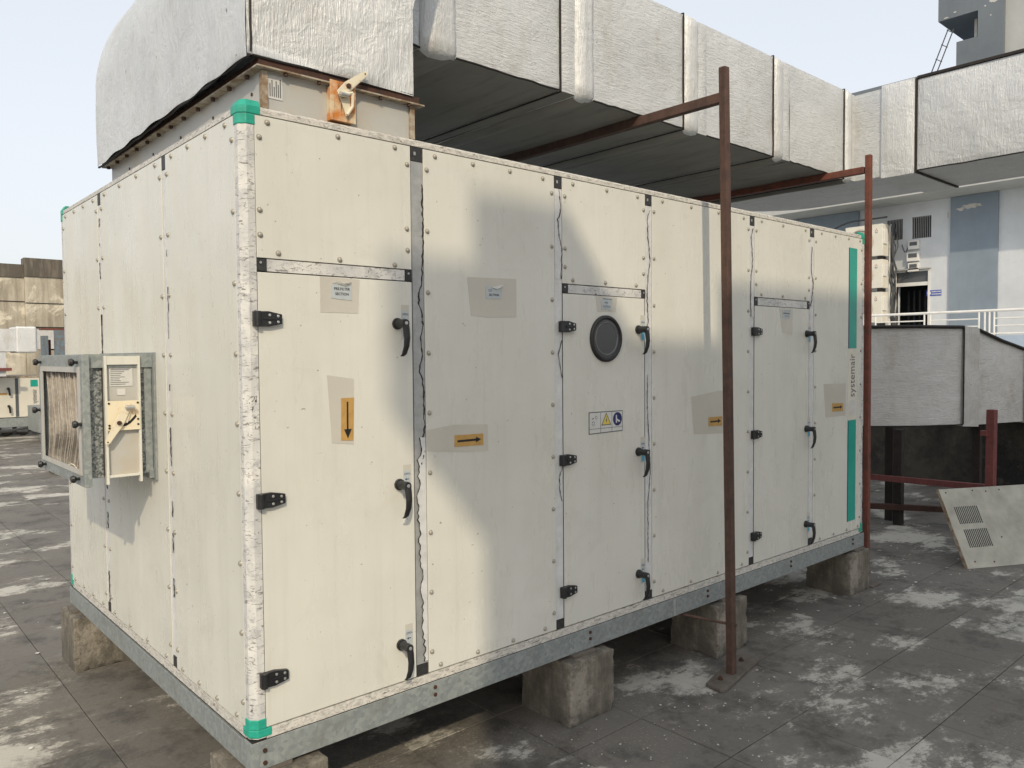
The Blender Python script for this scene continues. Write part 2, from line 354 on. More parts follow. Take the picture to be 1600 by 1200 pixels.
# ------------------------------------------------------------------ ground: cement tiles on the roof
mb = MB(); mb.box(-60, 60, -60, 80, -.40, -.006)
floor = make('roof_floor', mb, 'grout', kind='structure')
def vis(p):
    d = Vector(p) - CO; z = d.dot(CF)
    if z < .3: return None
    u = 800 + 1224.8 * d.dot(CR) / z; v = 600 - 1224.8 * d.dot(CU) / z; return u, v, z
TS = .45
near = []; rest = []
for i in range(-34, 45):
    for j in range(-24, 70):
        cx = -.13 + TS * (i + .5); cy = -.20 + TS * (j + .5); a = vis((cx, cy, 0))
        hid = (.5 < cx < 4.0 and 1.1 < cy) or (cx > 1.0 and cx < 9 and cy > 3)
        (near if a and -60 < a[0] < 1660 and a[1] < 1330 and not hid and a[2] < 14 else rest).append((cx, cy, a[2] if a else 99))
near.sort(key=lambda t: t[2]); rest += near[300:]; near = near[:300]
hs = TS / 2 - .0018; mb = MB(); mb.box(-hs, hs, -hs, hs, -.02, 0)
proto = None
for (cx, cy, _) in near:
    loc = (cx, cy, R_.uniform(-.0012, .0012))
    if proto is None:
        proto = make('tile', mb, 'tile', floor, bevel=.0018); proto.location = loc; WORLD[proto.name] = Vector(loc)
    else: o = inst(proto, floor, loc)
mb = MB()
for (cx, cy, _) in rest: mb.box(cx - hs, cx + hs, cy - hs, cy + hs, -.02, R_.uniform(-.0015, .0005))
make('tile', mb, 'tile', floor, kind='stuff')

# ------------------------------------------------------------------ the air handling unit
L, W, Z0, Z1, ZT = 4.26, 2.33, .42, 2.35, 2.385
ahu = root('air_handling_unit', (0, 0, .29), 'long cream panelled air handling unit with teal corner caps standing on concrete blocks', 'air handling unit')
mb = MB(); mb.box(.012, L - .012, .03, W - .012, Z0 - .03, Z1 + .02)
make('inner_casing', mb, 'gap_black', ahu)
# top sheet
mb = MB(); mb.box(.031, L - .031, .031, W - .031, ZT - .010, ZT - .004); make('top_cover', mb, 'galv', ahu)
# rails and corner profiles
P_ = .0443
mb = MB(); mb.prism([(.045, -.003, Z1 + .002), (.045, .02, Z1 + .002), (.045, .03, ZT - .006), (.045, .012, ZT - .006), (.045, -.003, ZT - .016)], (L - .09, 0, 0)); make('top_rail', mb, 'rail', ahu)
mb = MB(); mb.prism([(-.003, .045, Z1 + .002), (.02, .045, Z1 + .002), (.03, .045, ZT - .006), (.012, .045, ZT - .006), (-.003, .045, ZT - .016)], (0, W - .09, 0)); make('top_rail', mb, 'rail', ahu)
mb = MB(); mb.box(.045, L - .045, -.003, .03, .385, Z0 - .003); make('bottom_rail', mb, 'rail', ahu)
mb = MB(); mb.box(-.003, .03, .045, W - .045, .385, Z0 - .003); make('bottom_rail', mb, 'rail', ahu)
def corner(sx, sy, cx, cy):
    c = .020
    pts = [(0, P_), (0, c), (c, 0), (P_, 0), (P_, .012), (.012, P_)]
    mb = MB(); mb.prism([(cx + sx * a - sx * .003, cy + sy * bb - sy * .003, Z0 - .03) for a, bb in pts], (0, 0, Z1 - Z0 + .03)); make('corner_profile', mb, 'flake', ahu)
    for zc, up in ((ZT, -1), (.383, 1)):       # moulded corner cap with three short arms
        mb = MB(); h = .052; q = .0
        o = .010; ch = .0155
        ring = [(-.006, P_ + .018), (-.006, ch), (ch, -.006), (P_ + .018, -.006), (P_ + .018, .02), (.02, P_ + .018)]
        core = [(-.006, P_), (-.006, ch), (ch, -.006), (P_, -.006), (P_, .012), (.012, P_)]
        top = [(.008, P_ + .02), (.008, ch + .006), (ch + .006, .008), (P_ + .02, .008), (P_ + .02, .024), (.024, P_ + .02)]
        def put(ps, z): return [(cx + sx * a, cy + sy * bb, z) for a, bb in ps]
        z_out = zc + (.012 if up < 0 else -.0); z_sh = zc - up * -.0 + (-.004 if up < 0 else .004)
        zA = zc + (.010 if up < 0 else 0); zB = zc + up * .012; zC = zc + up * .036; zD = zc + up * .068
        a = put(top, zA); bb = put(ring, zB); cc = put(ring, zC)
        n = 6; fs = [tuple(range(n)), tuple(range(3 * n - 1, 2 * n - 1, -1))]
        for k in range(2): fs += [(k * n + i, k * n + (i + 1) % n, (k + 1) * n + (i + 1) % n, (k + 1) * n + i) for i in range(n)]
        mb.add(a + bb + cc, fs)
        mb.prism(put(core, zC + up * .0005), (0, 0, zD - zC))
        make('corner_cap', mb, 'teal_cap', ahu, bevel=.003)
corner(1, 1, 0, 0); corner(-1, 1, L, 0); corner(1, -1, 0, W)
# mullions and crossbars
MUL = [(.6245, .6745), (1.3475, 1.3915), (1.9495, 1.9965), (2.8535, 2.8985), (3.5185, 3.5695)]
TOPL = [.616, None, None, None, None]
mull = []
for i, (a, c) in enumerate(MUL):
    mb = MB(); mb.box(a, c, 0, .028, Z0 + .042, Z1 - .052); o = make('mullion', mb, 'film_grey' if i == 0 else 'film_white', ahu); mull.append(o)
    mb = MB(); mb.box(a, c, -.002, .028, Z1 - .05, Z1); mb.k = 1; mb.box(a + .012, a + .02, -.004, 0, Z1 - .03, Z1 - .018); make('joint_cap', mb, ['joint_dark', 'film_grey'], ahu)
    mb = MB(); mb.box(a, c, -.002, .028, Z0, Z0 + .04); make('joint_cap', mb, ['joint_dark'], ahu)
LMUL = [(.682, .722), (1.564, 1.612)]
for a, c in LMUL:
    mb = MB(); mb.box(0, .028, a, c, Z0 + .042, Z1 - .052); o = make('mullion', mb, 'film_white', ahu); mull.append(o)
    mb = MB(); mb.box(-.002, .028, a, c, Z1 - .05, Z1); make('joint_cap', mb, 'joint_dark', ahu)
    mb = MB(); mb.box(-.002, .028, a, c, Z0, Z0 + .04); make('joint_cap', mb, 'joint_dark', ahu)
BARS = [(.042, .6205, 1.868, 1.906), (1.3935, 1.9475, 1.863, 1.899), (2.9005, 3.5165, 1.865, 1.907)]
for a, c, z0, z1 in BARS:
    mb = MB(); mb.box(a + .034, c - .028, -.001, .028, z0, z1); bo = make('crossbar', mb, 'flake', ahu)
    for x0, x1 in ((a, a + .032), (c - .026, c)):
        mb = MB(); mb.box(x0, x1, -.004, .028, z0, z1); mb.k = 1; mb.cyl((x0 + .012, -.004, z1 - .012), (x0 + .012, -.006, z1 - .012), .004, n=8); make('joint_cap', mb, ['joint_dark', 'steel_bright'], ahu)

# peeling protective film: jagged strips with a black gap along the torn edge
def torn(mu, pts, side_x=None, film='film_white', w0=None, gap=.004, seed=1, face='front', y=-.0016, jag=.003, skip=0.0):
    rr = random.Random(seed); P2 = []
    for (x0, z0), (x1, z1) in zip(pts, pts[1:]):
        n = max(2, int(abs(z1 - z0) / .012))
        for k in range(n):
            t = k / n; P2.append((x0 + (x1 - x0) * t + rr.uniform(-jag, jag), z0 + (z1 - z0) * t))
    P2.append(pts[-1])
    mk = (lambda x, z, d: (x, y + d, z)) if face == 'front' else (lambda x, z, d: (y + d, x, z))
    if side_x is not None:
        mb = MB()
        for (x0, z0), (x1, z1) in zip(P2, P2[1:]):
            lift = rr.uniform(-.0012, 0)
            q = [mk(side_x, z0, 0), mk(x0, z0, lift), mk(x1, z1, lift), mk(side_x, z1, 0)]; mb.prism(q, mk(0, 0, .001) if False else ((0, .001, 0) if face == 'front' else (.001, 0, 0)))
        make('peeling_film', mb, film, mu)
    mb = MB()
    on = True
    for (x0, z0), (x1, z1) in zip(P2, P2[1:]):
        if rr.random() < .25: on = rr.random() > skip
        if not on:
            if mb.f: make('torn_edge', mb, 'gap_black', mu); mb = MB()
            continue
        g = gap * rr.uniform(.35, 1.2); q = [mk(x0 - g / 2, z0, -.0016), mk(x0 + g / 2, z0, -.0016), mk(x1 + g / 2, z1, -.0016), mk(x1 - g / 2, z1, -.0016)]
        mb.prism(q, (0, .0009, 0) if face == 'front' else (.0009, 0, 0))
    if mb.f: make('torn_edge', mb, 'gap_black', mu)
torn(mull[0], [(.672, 2.22), (.673, 2.02), (.668, 1.90), (.662, 1.855), (.650, 1.83), (.652, 1.80), (.648, 1.785), (.668, 1.75), (.666, 1.70), (.658, 1.665), (.664, 1.60), (.652, 1.565), (.648, 1.54), (.664, 1.51), (.668, 1.42), (.670, 1.33), (.660, 1.29), (.668, 1.24), (.655, 1.20)], .6265, 'film_grey', gap=.006, seed=3)
torn(mull[0], [(.645, 1.30), (.652, 1.25), (.640, 1.22), (.640, 1.16), (.650, 1.13), (.636, 1.10), (.637, 1.00), (.648, .96), (.640, .93), (.641, .85), (.652, .80), (.645, .74), (.655, .70), (.648, .60), (.660, .52), (.656, .47)], .6735, 'film_white', gap=.004, seed=5, y=-.003, jag=.005)
torn(mull[1], [(1.372, 2.295), (1.385, 2.24), (1.379, 2.19), (1.366, 2.17), (1.372, 2.11), (1.389, 2.05), (1.386, 1.92)], 1.3495, 'film_white', gap=.005, seed=6)
torn(mull[1], [(1.388, 1.66), (1.366, 1.60), (1.388, 1.50)], None, gap=.004, seed=7, jag=.001)
torn(mull[1], [(1.388, 1.12), (1.370, 1.08), (1.370, 1.02), (1.384, .97)], None, gap=.004, seed=8, jag=.002)
torn(mull[2], [(1.985, 2.28), (1.965, 2.24), (1.970, 2.15), (1.985, 2.05), (1.968, 1.95), (1.962, 1.85), (1.972, 1.76), (1.960, 1.72)], 1.9945, 'film_white', gap=.005, seed=9)
torn(mull[2], [(1.965, 1.50), (1.962, 1.35), (1.985, 1.05), (1.980, .98), (1.966, .90), (1.968, .60)], None, gap=.004, seed=10, jag=.002)
torn(mull[3], [(2.885, 2.285), (2.865, 2.24), (2.882, 2.12), (2.868, 2.02), (2.862, 1.90), (2.866, 1.80)], 2.8965, 'film_white', gap=.005, seed=11)
torn(mull[4], [(3.545, 2.24), (3.535, 2.10), (3.562, 2.02), (3.545, 1.92), (3.530, 1.88)], 3.5675, 'film_white', gap=.006, seed=12)
torn(mull[5], [(.679, 2.0), (.676, 1.8), (.681, 1.5)], None, gap=.005, seed=13, skip=.6, face='side', y=-.0045)
torn(mull[5], [(.680, 1.5), (.684, 1.3), (.681, 1.0), (.686, .85), (.684, .50)], None, gap=.009, seed=14, skip=.6, face='side', y=-.0045, jag=.004)
torn(mull[6], [(1.59, 2.25), (1.60, 2.0), (1.585, 1.8)], None, gap=.008, seed=15, skip=.6, face='side', jag=.004)
torn(mull[6], [(1.595, 1.80), (1.597, 1.62)], None, gap=.016, seed=16, face='side', jag=.001)
torn(mull[6], [(1.58, 1.13), (1.575, .9), (1.585, .7), (1.58, .46)], None, gap=.012, seed=17, skip=.6, face='side', jag=.006)

# rivet prototype: low dome head
def dome(r=.0085, h=.0075, axis='y'):
    mb = MB(); n = 10
    rings = [(r * 1.15, 0), (r * 1.0, -.35 * h), (r * .72, -.8 * h), (r * .3, -h)]
    vs = [(rr * math.cos(2 * math.pi * i / n), y, rr * math.sin(2 * math.pi * i / n)) for rr, y in rings for i in range(n)]
    fs = [(k * n + i, k * n + (i + 1) % n, (k + 1) * n + (i + 1) % n, (k + 1) * n + i) for k in range(3) for i in range(n)] + [tuple(range(3 * n, 4 * n))]
    if axis == 'x': vs = [(y, x, z) for x, y, z in vs]
    mb.add(vs, fs); return mb
RV = {}
def rivets(panel, pts, axis='y'):
    for a, z in pts:
        loc = (a, -.003, z) if axis == 'y' else (-.003, a, z)
        if axis not in RV:
            o = make('rivet', dome(axis=axis), 'rivet_paint', panel, smooth=True, origin=(0, 0, 0)); o.location = Vector(loc) - WORLD[panel.name]; WORLD[o.name] = Vector(loc); RV[axis] = o
        else: inst(RV[axis], panel, loc)
def fpanel(name, x0, x1, z0, z1, label=None):
    mb = MB(); mb.box(x0 + .0015, x1 - .0015, -.003, .03, z0 + .0015, z1 - .0015); return make(name, mb, 'cream', ahu, label, bevel=.0012)
def lpanel(y0, y1, z0, z1):
    mb = MB(); mb.box(-.003, .03, y0 + .0015, y1 - .0015, z0 + .0015, z1 - .0015); return make('panel', mb, 'cream', ahu, bevel=.0012)
VZ = [2.275, 2.053, 1.83, 1.609, 1.388, 1.167, .944, .721, .497]
p = fpanel('panel', .042, .6225, 1.9075, Z1)
rivets(p, [(.085, 2.331), (.332, 2.331), (.556, 2.333), (.607, 2.282), (.058, 2.282), (.055, 2.057), (.055, 1.98), (.114, 1.927), (.332, 1.923), (.55, 1.921), (.603, 2.053), (.605, 1.977)])
p1 = fpanel('panel', .676, 1.3465, Z0, Z1)
rivets(p1, [(.73, 2.329), (.909, 2.329), (1.098, 2.33), (1.279, 2.328), (.731, .439), (.911, .439), (1.096, .438), (1.277, .442)] + [(.692, z) for z in VZ] + [(1.330, z) for z in VZ])
p = fpanel('panel', 1.3925, 1.9485, 1.901, Z1)
rivets(p, [(1.458, 2.329), (1.676, 2.331), (1.89, 2.33), (1.408, 2.271), (1.408, 2.051), (1.408, 1.973), (1.455, 1.919), (1.665, 1.919), (1.88, 1.919), (1.935, 2.274), (1.934, 2.051), (1.934, 1.976)])
p3 = fpanel('panel', 1.998, 2.852, Z0, Z1)
rivets(p3, [(2.078, 2.332), (2.311, 2.332), (2.55, 2.332), (2.788, 2.33), (2.08, .439), (2.31, .439), (2.55, .439), (2.78, .439)] + [(2.012, z) for z in VZ] + [(2.836, z) for z in VZ])
p = fpanel('panel', 2.900, 3.5175, 1.909, Z1)
rivets(p, [(2.97, 2.332), (3.20, 2.332), (3.46, 2.332), (2.915, 2.275), (3.505, 2.275), (2.915, 2.053), (3.505, 2.053), (2.915, 1.98), (3.505, 1.977), (2.97, 1.926), (3.20, 1.926), (3.46, 1.926)])
p5 = fpanel('panel', 3.571, 4.219, Z0, Z1)
rivets(p5, [(3.66, 2.332), (3.84, 2.332), (4.02, 2.332), (4.18, 2.332), (3.66, .439), (3.84, .439), (4.02, .439), (4.18, .439)] + [(3.588, z) for z in VZ] + [(4.205, z) for z in VZ])
for y0, y1 in ((.042, .681), (.7235, 1.5625), (1.6135, 2.289)):
    p = lpanel(y0, y1, Z0, Z1); n = 4
    ys = [y0 + .07 + (y1 - y0 - .14) * k / 3 for k in range(4)]
    rivets(p, [(y, 2.331) for y in ys] + [(y, .439) for y in ys] + [(y0 + .018, z) for z in VZ] + [(y1 - .018, z) for z in VZ], 'x')

# doors with hinges, levers, stickers
def arrow(mb, x0, x1, z0, z1, y, right=True):
    zc = (z0 + z1) / 2; h = (z1 - z0); t = h * .09
    mb.front([(x0 + h * .3, zc - t), (x1 - h * .75, zc - t), (x1 - h * .75, zc + t), (x0 + h * .3, zc + t)], y, .0005)
    mb.front([(x1 - h * .8, zc - h * .24), (x1 - h * .25, zc), (x1 - h * .8, zc + h * .24)], y, .0005)
HG = None
def hinge(door, x, z):
    mb = MB(); y = -.003
    mb.prism([(x - .020, y, z - .023), (x + .028, y, z - .024), (x + .072, y, z - .015), (x + .072, y, z + .015), (x + .028, y, z + .024), (x - .020, y, z + .023)], (0, -.016, 0))
    mb.cyl((x - .008, y - .014, z - .024), (x - .008, y - .014, z + .024), .011, n=12)
    mb.prism([(x + .010, y - .016, z - .003), (x + .066, y - .016, z - .003), (x + .066, y - .016, z + .003), (x + .010, y - .016, z + .003)], (0, -.004, 0))
    mb.k = 1
    for dx, dz in ((.030, .012), (.030, -.012), (.058, .009), (.058, -.009)): mb.cyl((x + dx, y - .016, z + dz), (x + dx, y - .0185, z + dz), .0048, n=8)
    make('hinge', mb, ['black_plastic', 'steel_bright'], door, bevel=.002)
def lever(door, x, z):
    mb = MB(); y = -.003
    mb.cyl((x, y, z), (x, y - .010, z), .021, .020, 16); mb.cyl((x, y - .010, z), (x, y - .040, z), .017, .013, 14); mb.cyl((x, y - .040, z), (x, y - .058, z), .016, .015, 14)
    pts = [(x + .002, y - .050, z + .006), (x + .004, y - .053, z - .02), (x + .005, y - .056, z - .05), (x + .004, y - .053, z - .08), (x + .000, y - .044, z - .108), (x - .004, y - .036, z - .116)]
    rr = [(.014, .009), (.0135, .009), (.0125, .008), (.0115, .0075), (.010, .0065), (.008, .005)]
    n = 10; vs = []
    for (a, bb, c), (rx, ry) in zip(pts, rr): vs += [(a + rx * math.cos(2 * math.pi * i / n), bb + ry * math.sin(2 * math.pi * i / n), c) for i in range(n)]
    fs = [(k * n + i, k * n + (i + 1) % n, (k + 1) * n + (i + 1) % n, (k + 1) * n + i) for k in range(5) for i in range(n)] + [tuple(range(n)), tuple(range(5 * n, 6 * n))]
    mb.add(vs, fs); mb.k = 1; mb.cyl((x + .001, y - .058, z + .001), (x + .001, y - .0605, z + .001), .0065, n=10)
    make('lever_handle', mb, ['black_plastic', 'steel_bright'], door, smooth=False, bevel=.0015)
def open_label(door, x, z, faded=0):
    mb = MB(); y = -.0042
    mb.k = 2; mb.front([(x - .003, z - .055), (x + .030, z - .055), (x + .030, z + .068), (x - .003, z + .068)], y + .0004, .0008)
    mb.k = 0; mb.front([(x, z - .010), (x + .027, z - .010), (x + .027, z + .046), (x, z + .046)], y, .001)
    mb.k = 1; mb.front([(x + .004, z - .048), (x + .027, z - .048), (x + .027, z - .011), (x + .004, z - .011)], y, .001)
    mb.k = 3; mb.text('OPEN', .0105, T_front(x + .0135, y - .0006, z + .031), 'CENTER')
    mb.front([(x + .008, z + .014), (x + .021, z + .014), (x + .021, z + .017), (x + .008, z + .017)], y - .0003, .0003)
    mb.front([(x + .004, z + .0155), (x + .010, z + .010), (x + .010, z + .021)], y - .0003, .0003)
    make('open_sticker', mb, ['label_grey', 'label_blue', 'tape', 'label_navy'], door)
DOORS = [(.042, .6225, Z0, 1.8655, .044), (1.3925, 1.9425, Z0, 1.861, 1.388), (2.900, 3.5125, Z0, 1.863, 2.889)]
doors = []
for k, (x0, x1, z0, z1, hx) in enumerate(DOORS):
    d = fpanel('door', x0, x1, z0, z1); doors.append(d)
    mb = MB(); t = .0035
    for q in ((x0 - .001, x0 + .0012, z0, z1), (x1 - .0012, x1 + .001, z0, z1)): mb.box(q[0] + .0004, q[1] - .0004, -.0026, .01, q[2], q[3])
    make('door_seal', mb, 'rubber', d)
    for z in (1.718, 1.147, .577): hinge(d, hx, z)
    hxs = (.556, 1.893, 3.480)[k]
    for z in (1.713, 1.139, .558): open_label(d, hxs + .021, z); lever(d, hxs, z)
# door 1 stickers
d = doors[0]
mb = MB(); mb.front([(.257, 1.8635), (.406, 1.861), (.399, 1.745), (.257, 1.745)], -.0040, .0008); make('clear_tape', mb, 'tape', d); mb = MB(); mb.front([(.277, 1.537), (.378, 1.522), (.374, 1.298), (.292, 1.309)], -.0040, .0008); make('clear_tape', mb, 'tape', d)
mb = MB(); mb.front([(.297, 1.793), (.375, 1.788), (.376, 1.838), (.345, 1.841), (.335, 1.836), (.318, 1.842), (.300, 1.839)], -.0054, .001)
mb.k = 1; mb.prism([(.302, -.006, 1.843), (.326, -.009, 1.850), (.352, -.013, 1.844), (.372, -.010, 1.850), (.372, -.006, 1.841), (.350, -.010, 1.837), (.322, -.006, 1.842)], (0, .001, 0))
mb.k = 2; mb.text('PRE.FILTER', .0125, T_front(.337, -.0060, 1.821), 'CENTER'); mb.text('SECTION', .0125, T_front(.337, -.0060, 1.804), 'CENTER'); 
mb.text('PRE.FILTER', .0125, T_front(.3375, -.00605, 1.8213), 'CENTER'); mb.text('SECTION', .0125, T_front(.3375, -.00605, 1.8043), 'CENTER')
make('section_label', mb, ['label_grey', 'flake_white', 'ink'], d, 'peeling grey label reading PRE.FILTER SECTION')
mb = MB(); mb.front([(.326, 1.315), (.372, 1.312), (.377, 1.458), (.328, 1.458)], -.0054, .001); mb.k = 1
mb.front([(.3475, 1.35), (.3535, 1.35), (.3545, 1.445), (.3485, 1.445)], -.0060, .0005); mb.front([(.337, 1.352), (.351, 1.320), (.366, 1.352)], -.0060, .0005)
make('arrow_label', mb, ['label_amber', 'ink'], d, 'amber label with a black arrow pointing down')
# panel 1
mb = MB(); mb.front([(.875, 1.898), (1.128, 1.905), (1.127, 1.751), (.98, 1.747), (.892, 1.752)], -.0040, .0008); make('clear_tape', mb, 'tape', p1); mb = MB(); mb.front([(.679, 1.325), (.80, 1.338), (.971, 1.328), (.973, 1.224), (.83, 1.232), (.679, 1.246)], -.0040, .0008); make('clear_tape', mb, 'tape', p1)
mb = MB(); mb.front([(.967, 1.819), (1.046, 1.822), (1.050, 1.868), (1.02, 1.872), (1.005, 1.858), (.985, 1.870), (.964, 1.866)], -.0054, .001); mb.k = 1
mb.prism([(.995, -.007, 1.864), (1.02, -.011, 1.858), (1.055, -.009, 1.873), (1.052, -.007, 1.879), (1.025, -.008, 1.872)], (0, .001, 0)); mb.k = 2
mb.text('CO', .0125, T_front(.988, -.0060, 1.848), 'CENTER'); mb.text('SECTION', .0125, T_front(1.007, -.0060, 1.831), 'CENTER'); mb.text('SECTION', .0125, T_front(1.0075, -.00605, 1.8313), 'CENTER')
make('section_label', mb, ['label_grey', 'flake_white', 'ink'], p1, 'torn grey label with only part of its first word left above SECTION')
mb = MB(); mb.front([(.806, 1.253), (.947, 1.249), (.947, 1.294), (.806, 1.297)], -.0054, .001); mb.k = 1; arrow(mb, .806, .947, 1.250, 1.296, -.006); make('arrow_label', mb, ['label_amber', 'ink'], p1, 'amber label with a black arrow pointing right')
# door 2
d = doors[1]
mb = MB(); mb.front([(1.60, 1.860), (1.745, 1.857), (1.735, 1.79), (1.61, 1.79)], -.0040, .0008); make('clear_tape', mb, 'tape', d)
mb = MB(); mb.front([(1.639, 1.801), (1.704, 1.797), (1.708, 1.852), (1.650, 1.853), (1.634, 1.835)], -.0054, .001); mb.k = 1
mb.text('FAN', .0125, T_front(1.668, -.0060, 1.826), 'CENTER'); mb.text('SECTION', .0125, T_front(1.671, -.0060, 1.809), 'CENTER'); mb.front([(1.645, 1.846), (1.706, 1.845), (1.706, 1.8475), (1.645, 1.8485)], -.0060, .0004)
make('section_label', mb, ['label_grey', 'ink_grey'], d, 'worn grey label reading FAN SECTION above the porthole')
mb = MB(); n = 40; prof = [(.105, -.003), (.105, -.010), (.100, -.016), (.092, -.017), (.087, -.013), (.086, -.006)]
cx, cz = 1.666, 1.669
vs = [(cx + r * math.cos(2 * math.pi * i / n), y, cz + r * math.sin(2 * math.pi * i / n)) for r, y in prof for i in range(n)]
mb.add(vs, [(k * n + i, k * n + (i + 1) % n, (k + 1) * n + (i + 1) % n, (k + 1) * n + i) for k in range(5) for i in range(n)]); make('porthole_ring', mb, 'rubber', d, smooth=True)
mb = MB(); mb.cyl((cx, -.0032, cz), (cx, -.0095, cz), .0865, n=40); make('porthole_glass', mb, 'port_glass', d)
mb = MB(); prof = [(.076, -.0096), (.0745, -.0118), (.071, -.0118), (.0695, -.0096)]
vs = [(cx + r * math.cos(2 * math.pi * i / n), y, cz + r * math.sin(2 * math.pi * i / n)) for r, y in prof for i in range(n)]
mb.add(vs, [(k * n + i, k * n + (i + 1) % n, (k + 1) * n + (i + 1) % n, (k + 1) * n + i) for k in range(3) for i in range(n)]); make('porthole_rim', mb, 'rim_grey', d, smooth=True)
# warning label: three pictograms
mb = MB(); x0, x1, z0, z1 = 1.552, 1.781, 1.244, 1.343; mb.k = 2; mb.front([(x0, z0), (x1, z0 + .002), (x1, z1 - .002), (x0, z1)], -.0044, .001)
mb.k = 1; mb.front([(x0 + .004, z0 + .004), (x1 - .004, z0 + .006), (x1 - .004, z1 - .006), (x0 + .004, z1 - .004)], -.0052, .001)
mb.k = 2
for k in (1, 2): xx = x0 + (x1 - x0) * k / 3; mb.front([(xx - .001, z0 + .004), (xx + .001, z0 + .004), (xx + .001, z1 - .005), (xx - .001, z1 - .005)], -.0057, .0004)
mb.front([(x0 + .004, z0 + .022), (x1 - .004, z0 + .022), (x1 - .004, z0 + .024), (x0 + .004, z0 + .024)], -.0057, .0004)
c1 = x0 + .038; zc = (z0 + z1) / 2 + .010
for a, r, dx, dz in ((0, .010, -.010, -.012), (0, .008, .009, .014)):
    for k in range(6):
        t0 = k * math.pi / 3; mb.front([(c1 + dx + r * math.cos(t0), zc + dz + r * math.sin(t0)), (c1 + dx + r * math.cos(t0 + .7), zc + dz + r * math.sin(t0 + .7)), (c1 + dx + r * .65 * math.cos(t0 + .7), zc + dz + r * .65 * math.sin(t0 + .7)), (c1 + dx + r * .65 * math.cos(t0), zc + dz + r * .65 * math.sin(t0))], -.0057, .0004)
mb.front([(c1 - .016, zc + .006), (c1 - .006, zc + .010), (c1 - .008, zc + .014), (c1 - .018, zc + .010)], -.0057, .0004)
c2 = x0 + .1145; tri = lambda s_, o_=0: [(c2 - .033 * s_, zc - .024 * s_ + o_), (c2 + .033 * s_, zc - .024 * s_ + o_), (c2, zc + .033 * s_ + o_)]
mb.front(tri(1), -.0056, .0004); mb.k = 3; mb.front(tri(.80, -.001), -.0060, .0004); mb.k = 2
mb.front([(c2 + .004, zc + .014), (c2 - .007, zc - .003), (c2 - .001, zc - .002), (c2 - .003, zc - .015), (c2 + .007, zc + .001), (c2 + .001, zc + .001)], -.0064, .0004)
c3 = x0 + .191; mb.k = 4; mb.front([(c3 + .031 * math.cos(i * math.pi / 12), zc + .031 * math.sin(i * math.pi / 12)) for i in range(24)], -.0057, .0004)
mb.k = 1; mb.front([(c3 - .012, zc - .018), (c3 - .004, zc - .018), (c3 - .004, zc + .018), (c3 - .012, zc + .018)], -.0061, .0004); mb.front([(c3 - .004, zc + .002), (c3 + .016, zc - .008), (c3 + .019, zc - .014), (c3 + .006, zc - .014), (c3 - .004, zc - .006)], -.0061, .0004)
make('warning_label', mb, ['label_grey', 'label_white', 'ink_grey', 'label_yellow', 'label_navy'], d, 'white label with a gear, a yellow warning triangle and a blue round sign')
# panel 3 tape
mb = MB(); mb.front([(2.311, 1.381), (2.549, 1.403), (2.60, 1.402), (2.60, 1.175), (2.334, 1.190)], -.0040, .0008); make('clear_tape', mb, 'tape', p3)
mb = MB(); mb.front([(2.462, 1.221), (2.585, 1.217), (2.585, 1.267), (2.462, 1.268)], -.0054, .001); mb.k = 1; arrow(mb, 2.462, 2.585, 1.219, 1.268, -.006); make('arrow_label', mb, ['label_amber', 'ink'], p3, 'amber label with a black arrow, half hidden by the post')
# door 3
d = doors[2]
mb = MB(); mb.front([(3.165, 1.858), (3.317, 1.858), (3.311, 1.705), (3.202, 1.716)], -.0040, .0008); make('clear_tape', mb, 'tape', d)
mb = MB(); mb.front([(3.196, 1.797), (3.283, 1.797), (3.287, 1.848), (3.194, 1.848)], -.0054, .001); mb.k = 1
mb.front([(3.215, 1.8425), (3.286, 1.8425), (3.286, 1.8445), (3.215, 1.8445)], -.0060, .0004)
for k in range(9): mb.front([(3.205 + k * .0083, 1.8245), (3.2108 + k * .0083, 1.8245), (3.2108 + k * .0083, 1.8325), (3.205 + k * .0083, 1.8325)], -.0060, .0004)   # worn, unreadable line
mb.text('SECTION', .0125, T_front(3.245, -.006, 1.808), 'CENTER'); make('section_label', mb, ['label_grey', 'ink_grey'], d)
# panel 5: stripes, lettering, arrow
mb = MB(); mb.front([(3.697, 1.403), (3.998, 1.399), (3.993, 1.190), (3.725, 1.190)], -.0040, .0008); make('clear_tape', mb, 'tape', p5)
mb = MB(); mb.front([(3.809, 1.224), (3.956, 1.222), (3.956, 1.272), (3.808, 1.278)], -.0054, .001); mb.k = 1; arrow(mb, 3.808, 3.956, 1.223, 1.275, -.006); make('arrow_label', mb, ['label_amber', 'ink'], p5, 'amber label with a black arrow pointing right beside the lettering')
for z0, z1 in ((1.626, 2.277), (.490, 1.155)):
    mb = MB(); mb.k = 1; mb.box(4.026, 4.034, -.0048, -.003, z0 - .002, z1); mb.k = 0; mb.box(4.034, 4.140, -.0052, -.003, z0, z1); make('teal_stripe', mb, ['teal', 'label_navy'], p5)
mb = MB(); mb.front([(4.03, 1.16), (4.145, 1.16), (4.145, 1.62), (4.03, 1.62)], -.0036, .0005); mb.k = 1; mb.text('systemair', .108, T_front(4.118, -.0046, 1.305, math.radians(90)), 'LEFT', .67, 1.02)
mb.k = 2; mb.front([(4.086 + .046 * math.cos(i * math.pi / 14), 1.238 + .052 * math.sin(i * math.pi / 14)) for i in range(28)], -.0046, .0008)
make('maker_lettering', mb, ['cream_clean', 'ink_grey', 'label_white'], p5)

